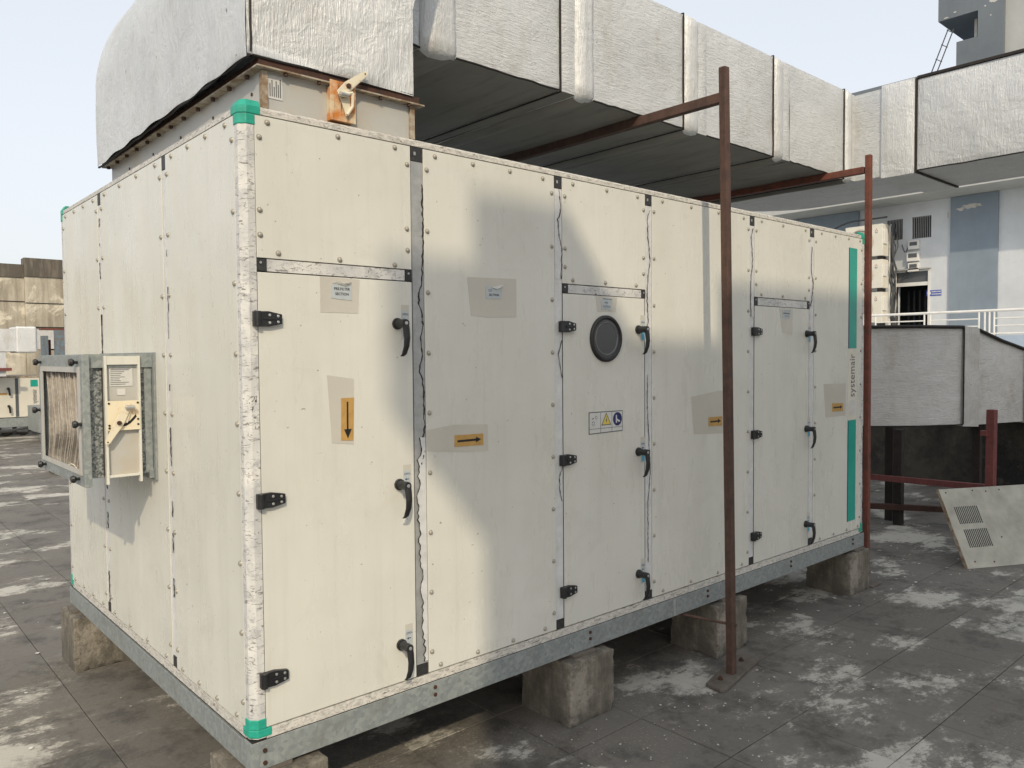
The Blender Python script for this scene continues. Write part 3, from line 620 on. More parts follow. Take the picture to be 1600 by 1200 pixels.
# base frame
bf = MB(); bf.box(-.008, L + .008, -.008, .002, .292, .378); bf.box(-.008, L + .008, -.008, .05, .378, .3825); bf.box(.003, L, .002, .045, .290, .295)
fb = make('base_frame', bf, 'galv', ahu, bevel=.0015)
mb = MB(); mb.box(-.0085, .0015, .003, W + .008, .292, .3775); mb.box(.0016, .045, .05, W + .008, .290, .2945); fl = make('base_frame', mb, 'galv', ahu, bevel=.0015)
mb = MB(); mb.box(L - .003, L + .0075, .003, W + .008, .292, .3775); mb.box(0.01, L - .01, W - .004, W + .0075, .292, .3775); make('base_frame', mb, 'galv', ahu)
mb = MB(); mb.box(-.004, L + .004, -.004, W + .004, .3825, .3848); make('base_gasket', mb, 'rust_dark', ahu)
for x in (.035, .70, 1.55, 2.45, 3.30, 4.1):
    for z in (.362, .334) if x > .1 else (.352, .312):
        mb = MB(); mb.cyl((x, -.008, z), (x, -.013, z), .0075, n=6); mb.cyl((x, -.013, z), (x, -.016, z), .004, n=8); make('bolt', mb, 'rust_angle', fb)
mb = MB(); mb.box(2.16, 2.175, -.010, -.008, .295, .375); make('paint_drip', mb, 'film_grey', fb)
mb = MB()
for k in range(4): x = .6 + k * 1.05; mb.box(x, x + .05, .06, W - .06, .30, .37)
make('cross_member', mb, 'galv', ahu)

# intake box on the short side: damper section with a filter frame in front
IN = root  # (alias kept short)
Y0, Y1, D = .872, 1.575, .25
zb, zt = 1.150, 1.608
mb = MB(); mb.box(-.012, -.0035, Y0 - .03, Y1 + .03, zb - .03, zt + .012); ib = make('intake_box', mb, 'galv', ahu)
mb = MB()                                               # galvanised body: four walls
for q in ((-.235, -.013, Y0, Y0 + .002, zb, zt - .012), (-.235, -.013, Y1 - .002, Y1, zb, zt - .012), (-.235, -.013, Y0 + .002, Y1 - .002, zb - .002, zb), (-.235, -.013, Y0, Y1, zt - .012, zt - .008)): mb.box(*q)
make('body', mb, 'galv_mot', ib)
mb = MB(); mb.box(-.236, -.012, Y0 - .014, Y0 - .001, zt - .045, zt + .004); mb.box(-.236, -.014, Y0 - .014, Y1, zt + .004, zt + .006)
mb.box(-.040, -.014, Y0 - .006, Y0 - .001, zb + .002, zt - .046); mb.box(-.03, -.013, Y0 - .016, Y0 - .001, zb - .02, zb + .012); make('edge_angle', mb, 'galv', ib)
mb = MB(); mb.box(-.178, -.066, Y0 - .010, Y0 - .001, zb + .004, zt - .046)
mb.k = 1; mb.box(-.186, -.177, Y0 - .026, Y0 - .001, zb - .028, zt - .001); mb.box(-.068, -.059, Y0 - .026, Y0 - .001, zb - .028, zt - .001); mb.box(-.177, -.068, Y0 - .024, Y0 - .011, zt - .034, zt - .002); mb.box(-.177, -.068, Y0 - .022, Y0 - .011, zb - .004, zb + .006)
make('damper_panel', mb, ['neck', 'cream'], ib, bevel=.001)
mb = MB(); mb.box(-.166, -.084, Y0 - .0125, Y0 - .0105, 1.492, 1.560); mb.k = 1
for k in range(9): mb.box(-.162, -.162 + R_.uniform(.03, .07), Y0 - .0131, Y0 - .0126, 1.553 - k * .0068, 1.555 - k * .0068)
mb.k = 2; mb.box(-.160, -.090, Y0 - .0131, Y0 - .0126, 1.557, 1.5585); mb.k = 0; mb.box(-.140, -.110, Y0 - .0125, Y0 - .0105, 1.458, 1.482)
make('data_label', mb, ['label_white', 'ink_grey', 'label_navy'], ib)
mb = MB(); mb.box(-.180, -.064, Y0 - .0285, Y0 - .0265, 1.325, 1.437); mb.k = 1
for x, z in ((-.174, 1.428), (-.072, 1.428), (-.174, 1.345), (-.072, 1.345), (-.072, 1.365), (-.174, 1.335)): mb.cyl((x, Y0 - .0285, z), (x, Y0 - .031, z), .004, n=8)
ax, az = -.146, 1.352; n = 12      # curved slot
AP = [(-.150, 1.350), (-.129, 1.339), (-.114, 1.341), (-.099, 1.350), (-.088, 1.361), (-.077, 1.374)]
for (xa_, za_), (xb_, zb_) in zip(AP, AP[1:]): mb.prism([(xa_, Y0 - .0292, za_), (xb_, Y0 - .0292, zb_), (xb_ - .003, Y0 - .0292, zb_ + .010), (xa_ - .003, Y0 - .0292, za_ + .010)], (0, .0006, 0))
make('damper_plate', mb, ['damper_plate', 'gap_black'], ib)
def handle(parent, pv, tip, end, nrm, mats=('lever', 'rust_angle', 'steel_bright')):   # flat lever with pivot bolt and loop
    pv, tip, end, nrm = Vector(pv), Vector(tip), Vector(end), Vector(nrm); mb = MB()
    d = (tip - end).normalized(); s_ = d.cross(nrm).normalized()
    o = nrm * .010; t = nrm * .003
    pts = [end - s_ * .009 - d * .002, end - s_ * .004 - d * .009, end + s_ * .004 - d * .009, end + s_ * .009 - d * .002, pv + s_ * .017, tip + s_ * .016, tip - s_ * .010 + d * .008, pv - s_ * .017]
    mb.prism([p_ + o for p_ in pts], t); mb.k = 1; mb.cyl(pv, pv + nrm * .020, .0085, n=10); mb.cyl(end + nrm * .013, end + nrm * .0145, .003, n=8)
    mb.k = 2; e2 = tip + s_ * -.0 + nrm * .020; lat = Vector((1, 0, 0)); q = e2 + lat * .028
    mb.cyl(e2 - lat * .004, q, .0085, .0075, 12); mb.cyl(tip + nrm * .008, tip + nrm * .026, .006, n=8)
    make('damper_handle', mb, list(mats), parent, bevel=.001)
handle(ib, (-.143, Y0 - .0286, 1.354), (-.116, Y0 - .0286, 1.412), (-.184, Y0 - .0286, 1.284), (0, -1, 0))
mb = MB(); mb.k = 0; mb.prism([(-.135, Y0 - .033, 1.368), (-.112, Y0 - .033, 1.352), (-.098, Y0 - .033, 1.395), (-.110, Y0 - .033, 1.410)], (0, -.002, 0)); make('quadrant', mb, 'damper_plate', ib)
# filter frame in front (faces -x)
mb = MB(); xo, xi = -.262, -.237; ya, yb, za, zc = Y0 - .03, Y1 + .012, zb - .030, zt + .004
mb.box(xo, xi, ya, ya + .045, za, zc); mb.box(xo, xi, yb - .06, yb, za, zc); mb.box(xo, xi, ya + .0455, yb - .0605, zc - .058, zc); mb.box(xo, xi, ya + .0455, yb - .0605, za, za + .055)
make('filter_frame', mb, 'galv', ib, bevel=.0015)
mb = MB(); w_ = .014
mb.box(xo - .004, xo + .001, ya + .034, ya + .060, za + .042, zc - .045); mb.box(xo - .004, xo + .001, yb - .085, yb - .046, za + .042, zc - .045); mb.box(xo - .0035, xo + .001, ya + .061, yb - .086, zc - .066, zc - .046); mb.box(xo - .0035, xo + .001, ya + .061, yb - .086, za + .042, za + .062)
make('filter_bead', mb, 'neck', ib)
y_a, y_b, z_a, z_b = ya + .045, yb - .06, za + .055, zc - .058
mb = MB(); mb.box(-.190, -.186, y_a - .02, y_b + .02, z_a - .02, z_b + .02); make('filter_back', mb, 'filter_dark', ib)
npl = 15
for k in range(npl):
    u = (k + .5) / npl; mb = MB(); rows = []; ph = R_.uniform(-.5, .5); am = R_.uniform(.7, 1.3); dx = R_.uniform(-.006, .006)
    for i in range(25):
        v = i / 24; e = math.sin(math.pi * v) ** .6 if 0 < v < 1 else 0
        y = y_a + .008 + (y_b - y_a - .01) * u - e * (.4 + 1.4 * u * (1.2 - u)) * (.075 * math.sin(math.pi * v) - .012 + .016 * math.sin(v * 8 + ph)) + e * .006 * am * math.sin(v * 15 + ph * 4) + (R_.uniform(-.001, .001)) + .035 * (1 - v) ** 4 * (1 - u)
        y = min(y_b - .002, max(y_a + .002, y)); z = z_a + (z_b - z_a) * v
        rows.append((y, z, .0022 + .0012 * math.sin(v * 9 + k)))
    vs = []; xf = -.250 + dx
    for y, z, t in rows: vs += [(xf + .002, y - t, z), (xf, y, z), (xf + .002, y + t, z), (-.192, y + t * .6 + .006, z), (-.192, y - t * .6 + .006, z)]
    fs = [(i * 5 + a, i * 5 + (a + 1) % 5, (i + 1) * 5 + (a + 1) % 5, (i + 1) * 5 + a) for i in range(24) for a in range(5)] + [(0, 1, 2, 3, 4), (120, 121, 122, 123, 124)]
    mb.add(vs, fs); make('pleat', mb, 'filter_felt', ib)
mb = MB(); mb.tube([(-.262, y_a + .06 + .03 * k, z_a + .004 + .012 * math.sin(k * .63)) for k in range(6)], .002); make('loose_wire', mb, 'lever', ib)
for y, z in ((ya + .06, zc - .028), (yb - .055, zc - .028), (ya + .026, zb + .205), (yb - .012, zb + .225), (ya + .075, za + .026), (yb - .10, za + .026)):
    mb = MB(); mb.cyl((xo, y, z), (xo - .012, y, z), .006, n=8); mb.cyl((xo - .012, y, z), (xo - .020, y, z), .009, .015, 12); mb.cyl((xo - .020, y, z), (xo - .030, y, z), .015, .012, 12); make('knob', mb, 'black_plastic', ib)

# ------------------------------------------------------------------ concrete blocks under the unit
bm_noise = random.Random(21)
def cblock(x, y, sx, sy, h, label, pad=True, name='concrete_block', rot=0, seed=0):
    r0 = root(name, (x + sx / 2, y + sy / 2, 0), label, 'concrete block', 'concrete blocks')
    rr = random.Random(seed); N = 13; mb = MB()
    bm = bmesh.new(); bmesh.ops.create_cube(bm, size=1); bmesh.ops.subdivide_edges(bm, edges=bm.edges, cuts=N, use_grid_fill=True)
    from mathutils import noise as nz_
    for v in bm.verts:
        q = v.co.copy(); e = sum(abs(abs(a) - .5) < 1e-4 for a in q)
        p = Vector((q.x * sx, q.y * sy, (q.z + .5) * h)); nn = nz_.noise_vector(p * 9 + Vector((seed * 7, 0, 0)))
        p += nn * .0016 + NZ.noise_vector(p * 45 + Vector((seed, 0, 0))) * .0009
        if e >= 2:
            c = Vector((q.x * sx, q.y * sy, (q.z + .5) * h)); ctr = Vector((0, 0, h / 2)); k = .0012 + .014 * max(0, nz_.noise(p * 30 + Vector((seed, 3, 1))) - .12) 
            dv = Vector([(-math.copysign(k, q[i]) if abs(abs(q[i]) - .5) < 1e-4 else 0) for i in range(3)]); p += dv
        if p.z < .004: p.z = 0
        v.co = p
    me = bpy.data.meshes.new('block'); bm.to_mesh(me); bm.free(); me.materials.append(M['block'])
    o = bpy.data.objects.new('block', me); C.objects.link(o); o.parent = r0; 
    md = o.modifiers.new('b', 'BEVEL'); md.width = .002; md.limit_method = 'ANGLE'; md.angle_limit = .7
    if pad:
        px, py, pw, pd = pad; mb = MB(); mb.box(px, px + pw, py, py + pd, h, .291); make('shim_plate', mb, 'plate_grey', r0, bevel=.002)
    return r0
BH = .276
cblock(-.045, -.05, .28, .30, BH, 'pale concrete block under the near corner of the unit, cut by the photo\'s lower edge', (.01, -.006, .12, .10), seed=1)
cblock(1.368, -.060, .285, .31, BH, 'concrete block under the long side, nearest whole one, with a steel shim on top', (1.43, -.028, .135, .12), seed=2)
cblock(2.485, -.045, .285, .30, BH, 'concrete block under the long side, behind the tall brown post', (2.57, -.02, .12, .10), seed=3)
cblock(4.02, -.035, .285, .31, BH, 'dark damp concrete block under the far right corner of the unit', (4.12, -.02, .13, .10), seed=4)
cblock(-.055, 2.05, .30, .29, BH, 'sunlit brown concrete block under the left rear corner of the unit', (-.035, 2.15, .10, .12), seed=5)
cblock(1.4, 2.05, .29, .29, BH, 'concrete block in the dark beneath the rear edge of the unit', (1.45, 2.1, .12, .12), seed=6)
cblock(1.42, 9.75, .30, .45, .26, 'concrete block lying on the roof behind the intake box', None, seed=8)
cblock(2.16, 14.3, .34, .45, .16, 'low pale concrete slab by the small distant unit\'s filter box', None, seed=9)

# ------------------------------------------------------------------ supply duct lagged with foil, on top of and beyond the unit
duct = root('supply_duct', (.36, .85, 2.386), 'large silver lagged air duct rising from the unit and turning overhead with taped flanges', 'air duct')
# neck
nx0, nx1, ny0, ny1 = .092, .668, .040, 1.72
mb = MB(); mb.box(nx0, nx1, ny0, ny1, 2.387, 2.508); nk = make('neck', mb, 'neck', duct)
mb = MB(); mb.box(nx0 - .004, nx0 + .014, ny0 - .008, ny0 - .0005, 2.387, 2.505); make('corner_strip', mb, 'flange', nk); mb = MB(); mb.box(nx1 - .022, nx1 - .002, ny0 - .010, ny0 - .0005, 2.387, 2.505); make('corner_strip', mb, 'flange', nk); mb = MB(); mb.box(nx0 - .006, nx0 - .0005, ny0, ny0 + .012, 2.387, 2.505); make('corner_strip', mb, 'flange', nk)
mb = MB(); mb.box(nx0 - .03, nx1 + .030, ny0 - .028, ny1 + .03, 2.508, 2.513); make('lower_flange', mb, 'flange', duct)
mb = MB(); mb.box(nx0 - .018, nx1 + .016, ny0 - .014, ny1 + .02, 2.513, 2.540); make('rusty_flange', mb, 'rust_angle', duct)
for x in [nx0 + .07 + k * .118 for k in range(5)]:
    mb = MB(); mb.cyl((x, ny0 - .018, 2.498), (x, ny0 - .018, 2.507), .007, n=6); make('bolt', mb, 'rust_angle', nk)
for y in [ny0 + .08 + k * .145 for k in range(12)]:
    mb = MB(); mb.cyl((nx0 - .016, y, 2.496), (nx0 - .016, y, 2.507), .008, n=6); make('bolt', mb, 'rust_angle', nk)
for k in range(5):
    y = .12 + k * .33; mb = MB(); mb.cyl((nx0, y, 2.45), (nx0 - .003, y, 2.45), .006, n=8); make('screw', mb, 'rust_angle', nk)
mb = MB(); mb.box(.108, .158, ny0 - .0022, ny0 - .0005, 2.423, 2.497); mb.k = 1
for k in range(6): mb.box(.114 + k * .007, .117 + k * .007, ny0 - .0028, ny0 - .0023, 2.430, 2.430 + R_.uniform(.03, .06))
make('data_label', mb, ['label_white', 'ink_grey'], nk)
mb = MB(); mb.box(.312, .408, ny0 - .034, ny0 - .029, 2.388, 2.520); pl = make('damper_plate', mb, 'rust_plate', nk, bevel=.001)
mb = MB(); mb.box(.316, .404, ny0 - .0285, ny0 - .0005, 2.389, 2.50); make('damper_bracket', mb, 'rust_plate', nk)
handle(nk, (.372, ny0 - .034, 2.505), (.340, ny0 - .036, 2.470), (.437, ny0 - .036, 2.560), (0, -1, 0))
mb = MB(); mb.tube([(.338, ny0 - .052, 2.468), (.386, ny0 - .052, 2.484), (.386, ny0 - .050, 2.440), (.368, ny0 - .045, 2.41)], .0055, 8); mb.prism([(.345, ny0 - .040, 2.46), (.380, ny0 - .040, 2.472), (.382, ny0 - .040, 2.42), (.365, ny0 - .040, 2.405)], (0, -.003, 0)); make('quadrant', mb, 'lever', nk)

def wob(p, a=.006, s=3.0): return NZ.noise(Vector(p) * s) * a + NZ.noise(Vector(p) * s * 3.7) * a * .45
# riser elbow shell
ex0, ey0, ey1 = .052, .020, 1.735
ZB, ZTOP, ZE = 2.845, 3.465, 2.865
def arc(t):                       # outer profile 0..1 from bottom left, up, round, to x=.86
    Ltot = (ZE - 2.50) + .6 * math.pi / 2 + .2; d = t * Ltot
    if d < ZE - 2.50: return ex0 - .018 + .018 * 0, 2.50 + d
    d -= ZE - 2.50
    if d < .6 * math.pi / 2: a = d / .6; return ex0 - .018 + .6 - .6 * math.cos(a), ZE + .6 * math.sin(a)
    d -= .6 * math.pi / 2; return ex0 - .018 + .6 + d, ZE + .6
mb = MB()
def shell(u, v):
    x, z = arc(v); y = ey0 + (ey1 - ey0) * u
    k = wob((x, y, z), .010, 2.2); z_ = z
    if v < .001: z_ += .02 * (1 - u) * 1.6 + .004 * math.sin(u * 40)
    return (x + k - .010 * math.sin(math.pi * u), y, z_ + k * .3)
mb.grid(shell, 60, 40)
# front cheek
N1 = 26
def cheek(u, v):
    x, z = arc(v); xi = .655; zi = 2.545 if v < .5 else 2.845
    f = min(1, max(0, (v - 0) / .36)); zin = 2.538 + (2.845 - 2.538) * f
    xin = .655 if v < .98 else .655
    if v < .001: z = 2.545
    X = x + (xin - x) * u; Z = z + (zin - z) * u
    q = .010 * math.sin(math.pi * u) * math.sin(math.pi * min(1, v * 1.6)) if v < .6 else 0
    return (X, ey0 - q - wob((X, ey0, Z), .008, 3.5) * (1 if 0 < u < 1 and v > 0 else .3), Z)
mb.k = 0; mb.grid(cheek, 24, 40)
mb.add([(.655, ey0, 2.538), (.655, ey1, 2.538), (.655, ey1, 3.465), (.655, ey0, 3.465)], [(0, 1, 2, 3)])
mb.add([(ex0, ey1, 2.50), (.655, ey1, 2.54), (.655, ey1, 3.46), (.25, ey1, 3.32), (ex0 + .02, ey1, 3.0)], [(0, 1, 2, 3, 4)])
make('riser_elbow', mb, 'foil_v', duct, smooth=True)
mb = MB(); mb.tube([(ex0 - .004 + wob((0, 0, z), .01, 4), ey0 - .002, z) for z in [2.55 + k * .04 for k in range(14)]], .0035, 6)
mb.tube([(ex0 + (x), ey0 + .004, 2.541 - .002 * math.sin(x * 20)) for x in [k * .05 for k in range(13)]], .0045, 6)
mb.tube([(ex0 - .014, ey0 + k * .057, 2.535 - .036 * k / 30 + .003 * math.sin(k * 1.9)) for k in range(31)], .005, 6); make('lagging_seam', mb, 'gap_black', duct)

DY0, DY1 = .285, 1.60
def section(x0, x1, mat='foil_h', grow=0.0, puff=.008, nm='duct_section', nx=None):
    g = grow; nx = nx or max(4, int((x1 - x0) / .035)); mb = MB(); y0, y1, z0, z1 = DY0 - g, DY1 + g, ZB - g, ZTOP + g
    def env(u): return (math.sin(math.pi * u)) ** .5 if 0 < u < 1 else 0
    def face(A, B, nrm, nv):
        A, B, nrm = Vector(A), Vector(B), Vector(nrm)
        def fn(u, v):
            p = A.lerp(B, v); p.x = x0 + (x1 - x0) * u; e = env(u) * (env(v) if 0 < v < 1 else 0)
            k = puff * e + wob(p, .007, 3.3) * (1 if 0 < v < 1 else .25)
            return tuple(p + nrm * k)
        mb.grid(fn, nx, nv)
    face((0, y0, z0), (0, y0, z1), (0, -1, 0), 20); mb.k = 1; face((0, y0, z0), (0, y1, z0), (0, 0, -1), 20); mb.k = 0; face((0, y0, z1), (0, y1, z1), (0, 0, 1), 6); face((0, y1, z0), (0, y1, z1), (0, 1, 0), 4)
    mb.add([(x0, y0, z0), (x0, y1, z0), (x0, y1, z1), (x0, y0, z1), (x1, y0, z0), (x1, y1, z0), (x1, y1, z1), (x1, y0, z1)], [(0, 1, 2, 3), (4, 7, 6, 5)])
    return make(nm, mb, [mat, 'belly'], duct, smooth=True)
def wrap(x0, x1, h=.012):
    n = 8; mb = MB(); y0, y1, z0, z1 = DY0, DY1, ZB, ZTOP; rr = random.Random(int(x0 * 100))
    rings = []
    for k in range(n + 1):
        u = k / n; g = h * (math.sin(math.pi * min(1, u * 1.25)) ** .6 if u < .8 else .0) + .006 + rr.uniform(-.003, .003)
        if k == 0: g = .003
        if k == n: g = .004
        x = x0 + (x1 - x0) * u; c = .012; ring = []
        M_ = 14
        for s in range(M_): ring.append((x, y0 - g - wob((x, s * .3, 0), .004, 9), z0 + c + (z1 - z0 - 2 * c) * s / (M_ - 1)))
        ring += [(x, y0 + c, z1 + g), (x, y1, z1 + g), (x, y1 + g, z1), (x, y1 + g, z0), (x, y1, z0 - g)]
        for s in range(6): yy = y1 + (y0 + c - y1) * (s + 1) / 6; ring.append((x, yy, z0 - g * 1.2 - wob((x, yy, 1), .006, 6)))
        rings.append(ring)
    m_ = len(rings[0]); vs = [p for r in rings for p in r]; fs = [(k * m_ + i, k * m_ + (i + 1) % m_, (k + 1) * m_ + (i + 1) % m_, (k + 1) * m_ + i) for k in range(n) for i in range(m_)] + [tuple(range(m_)), tuple(range(n * m_, (n + 1) * m_))]
    mb.add(vs, fs)
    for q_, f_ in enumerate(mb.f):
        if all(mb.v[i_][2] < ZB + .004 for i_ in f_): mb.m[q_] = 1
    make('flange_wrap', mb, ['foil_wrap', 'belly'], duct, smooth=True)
def strap(x, w=.007, g=.007):
    mb = MB(); y0, y1, z0, z1 = DY0 - g, DY1 + g, ZB - g, ZTOP + g
    mb.box(x, x + w, y0 - .002, y0 + .004, z0, z1); mb.box(x, x + w, y0, y1, z0 - .002, z0 + .003); mb.box(x, x + w, y0, y1, z1 - .003, z1 + .002)
    make('strap', mb, 'rust_dark', duct)
section(.657, .872, 'foil_h'); wrap(.872, 1.055, .014)
section(1.055, 1.668); strap(1.670); section(1.682, 1.775); wrap(1.775, 1.905)
section(1.905, 2.630); strap(2.632); wrap(2.645, 2.775, .013); section(2.775, 2.86, puff=.012)
section(2.86, 3.572); strap(3.575); wrap(3.588, 3.70, .014); section(3.70, 3.79, puff=.012)
section(3.79, 4.53); strap(4.535); wrap(4.548, 4.66, .016)
# corner and the branch that turns towards the viewer's right
XL, XR = 4.715, 5.49
def puffwall(A, B, nrm, nu, nv, mb, puff=.008, s=3.3, a=.007):
    A, B, nrm = Vector(A), Vector(B), Vector(nrm)   # A=(x,y,z0), B=(x,y,z1)-> lower-left, upper-right
    def fn(u, v):
        p = Vector((A.x + (B.x - A.x) * u, A.y + (B.y - A.y) * u, A.z + (B.z - A.z) * v)); e = math.sin(math.pi * u) ** .5 * math.sin(math.pi * v) ** .5 if 0 < u < 1 and 0 < v < 1 else 0
        return tuple(p + nrm * (puff * e + wob(p, a, s) * (1 if e else .25)))
    mb.grid(fn, nu, nv)
plan = [(4.66, DY0), (XL, DY0), (XL, .09), (XR, .09), (XR, .95), (5.47, 1.08), (5.41, 1.22), (5.30, 1.36), (5.16, 1.47), (4.98, 1.56), (4.82, 1.60), (4.66, 1.60)]
mb = MB(); mb.prism([(x, y, ZB + .001) for x, y in plan], (0, 0, ZTOP - ZB - .004)); make('corner_section', mb, 'foil_h', duct)
def ysec(y0, y1, mat, g=0.0, nm='duct_section', puff=.016):
    mb = MB(); n = max(4, int((y1 - y0) / .04)); puffwall((XL - g, y0, ZB - g), (XL - g, y1, ZTOP + g), (-1, 0, 0), n, 18, mb, puff)
    x0, x1, z0, z1 = XL - g, XR + g, ZB - g, ZTOP + g
    for q in (((x0, y0, z0), (x1, y0, z0), (x1, y1, z0), (x0, y1, z0)), ((x0, y0, z1), (x1, y0, z1), (x1, y1, z1), (x0, y1, z1)), ((x1, y0, z0), (x1, y1, z0), (x1, y1, z1), (x1, y0, z1)), ((x0, y0, z0), (x1, y0, z0), (x1, y0, z1), (x0, y0, z1)), ((x0, y1, z0), (x1, y1, z0), (x1, y1, z1), (x0, y1, z1))): mb.add(q, [(0, 1, 2, 3)])
    make(nm, mb, mat, duct, smooth=False)
ysec(-.135, .088, 'foil_wrap', .014, 'flange_wrap', .012)
mb = MB(); mb.box(XL - .010, XR + .01, -.149, -.138, ZB - .010, ZTOP + .010); make('strap', mb, 'rust_dark', duct)
ysec(-.95, -.151, 'foil_v'); ysec(-2.2, -.9515, 'foil_v'); 
mb = MB(); mb.box(XL - .012, XR + .008, -2.2, -.15, ZTOP + .004, ZTOP + .022); make('top_edge_tape', mb, 'rust_dark', duct)
for (xa, xb) in ((1.055, 1.668), (1.905, 2.63), (2.86, 3.572), (3.79, 4.53), (.657, .87)):
    mb = MB(); mb.tube([(xa + (xb - xa) * k / 14, DY0 - .004 + R_.uniform(-.002, .002), ZB + R_.uniform(-.004, .002)) for k in range(15)], .0045, 6); make('lagging_seam', mb, 'gap_black', duct)
mb = MB(); mb.tube([(XL - .004, -.15 - k * .1, ZB + R_.uniform(-.003, .003)) for k in range(20)], .0045, 6); make('lagging_seam', mb, 'gap_black', duct)

# ------------------------------------------------------------------ posts that carry the duct
def lbar(mb, p0, p1, w, t=.006, flip=1):
    mb.bar(p0, p1, w, w)
ps = root('duct_support_post', (2.347, -.218, 0), 'tall dark brown rusted post in front of the unit with an arm under the duct', 'steel post')
mb = MB(); a0, a1 = (2.347, -.218, .018), (2.270, -.218, 2.955)
mb.bar(a0, a1, .039, .036, (0, 1, 0)); make('post', mb, 'rust_brown', ps, bevel=.003)
mb = MB(); mb.bar((2.275, -.20, 2.815), (2.275, 1.72, 2.815), .040, .046); make('arm', mb, 'rust_brown', ps, bevel=.002)
mb = MB(); mb.prism([(2.155, -.200, .002), (2.140, -.288, .002), (2.180, -.302, .002), (2.600, -.215, .002), (2.612, -.108, .002), (2.555, -.100, .002)], (0, 0, .016)); make('base_plate', mb, 'plate_grey', ps, bevel=.002)
mb = MB()
for x, y in ((2.24, -.225), (2.52, -.165)): mb.cyl((x, y, .018), (x, y, .026), .013, n=6); mb.cyl((x, y, .026), (x, y, .036), .006, n=8)
make('anchor_bolt', mb, 'rust_angle', ps)
mb = MB(); mb.cyl((2.352, -.245, .262), (2.215, .10, .285), .0075, n=8); make('tie_rod', mb, 'rust_brown', ps)
ps2 = root('duct_support_post', (4.345, .02, 0), 'red oxide painted steel post standing at the far right corner of the unit', 'steel post')
mb = MB(); mb.bar((4.322, .0, .012), (4.308, .0, 2.915), .039, .036, (0, 1, 0)); make('post', mb, 'red_oxide', ps2, bevel=.003)
mb = MB(); mb.bar((4.300, .024, 2.818), (4.300, 1.72, 2.818), .038, .044); make('arm', mb, 'red_oxide', ps2, bevel=.002)
mb = MB(); mb.box(4.312, 4.44, -.05, .08, .002, .012); make('base_plate', mb, 'plate_grey', ps2)
# ------------------------------------------------------------------ low curved duct at right
ld = root('low_return_duct', (6.9, 1.0, .9), 'low grey lagged duct curving out from behind the unit above the dark wall', 'air duct')
FP = [(5.93, 2.75, .90, 1.83), (5.93, 2.20, .90, 1.83), (6.0, 1.72, .90, 1.83), (6.17, 1.30, .90, 1.83), (6.42, .95, .90, 1.83), (6.78, .62, .90, 1.83), (7.22, .385, .90, 1.826)]
FP2 = [(7.22, .385, .90, 1.826), (7.31, .345, .895, 1.815), (7.40, .31, .89, 1.80)]
FP3 = [(7.40, .31, .89, 1.80), (7.80, .235, .885, 1.70), (8.23, .145, .88, 1.61)]
FP4 = [(8.23, .145, .88, 1.61), (8.5, .10, .88, 1.60), (8.95, .05, .88, 1.60)]
def sweep(F, mat, nm, g=0.0, depth=.75):
    mb = MB(); sub = []
    for a, c in zip(F, F[1:]):
        for k in range(9): t = k / 9; sub.append([a[i] + (c[i] - a[i]) * t for i in range(4)])
    sub.append(list(F[-1])); n = len(sub); nv = 16; pts = []
    for i, s in enumerate(sub):
        q0 = sub[max(0, i - 1)]; q1 = sub[min(n - 1, i + 1)]; d = Vector((q1[0] - q0[0], q1[1] - q0[1], 0)).normalized(); nr = Vector((d.y, -d.x, 0))
        if nr.dot(Vector((CO.x - s[0], CO.y - s[1], 0))) < 0: nr = -nr
        row = []
        for j in range(nv + 1):
            v = j / nv; z = s[2] - g + (s[3] - s[2] + 2 * g) * v; p = Vector((s[0], s[1], z)); row.append(tuple(p + nr * (g + wob(p, .008, 3))))
        bk = -nr * depth; row += [tuple(Vector((s[0], s[1], s[3] + g)) + bk), tuple(Vector((s[0], s[1], s[2] - g)) + bk)]
        pts.append(row)
    m_ = nv + 3; mb.add([p for r in pts for p in r], [(k * m_ + i, k * m_ + (i + 1) % m_, (k + 1) * m_ + (i + 1) % m_, (k + 1) * m_ + i) for k in range(n - 1) for i in range(m_)] + [tuple(range(m_)), tuple(range((n - 1) * m_, n * m_))])
    make(nm, mb, mat, ld, smooth=False); return sub
sweep(FP, 'foil_grey', 'duct_section'); sweep(FP2, 'foil_grey_wrap', 'flange_wrap', .018, .70); sweep(FP3, 'foil_grey', 'duct_section'); sweep(FP4, 'foil_grey_wrap', 'flange_wrap', .012, .60)
def edge(F, z_i, dz, r=.012):
    mb = MB(); mb.tube([(a[0] - .01, a[1] - .012, a[z_i] + dz) for a in F], r, 8); make('edge_tape', mb, 'gap_black', ld)
edge(FP, 3, .006, .016); edge(FP3, 3, .006, .016); edge(FP, 2, -.002, .006)
for q in (FP[-1], FP3[-1]):
    mb = MB(); mb.box(q[0] - .016, q[0] - .004, q[1] - .022, q[1] - .012, q[2], q[3]); make('strap', mb, 'rust_dark', ld)
mb = MB(); mb.k = 0
for k in range(5):
    mb.tube([(6.075 + R_.uniform(-.03, .03), 1.42 + R_.uniform(-.05, .05), 1.66 + R_.uniform(-.05, .05)) for j in range(3)], .004, 5)
make('red_marking', mb, 'ink_red', ld)
mb = MB(); mb.cyl((6.45, 1.16, 1.835), (6.60, 1.02, 1.845), .018, n=8); make('foil_scrap', mb, 'foil_wrap', ld)
st = root('duct_stand', (6.5, .75, 0), 'dark rusted steel stand under the low curved duct', 'steel stand')
for x, y in ((6.47, .66), (6.62, .80), (7.7, .40)):
    mb = MB(); mb.bar((x, y, 0), (x, y, .885), .07, .07); make('leg', mb, 'rust_dark', st)
mb = MB(); mb.bar((5.6, 2.4, .865), (7.9, .45, .865), .05, .05); make('top_rail', mb, 'rust_dark', st)
mb = MB(); mb.bar((6.05, 1.30, .17), (6.75, .10, .17), .05, .05); make('lower_rail', mb, 'rust_angle', st)
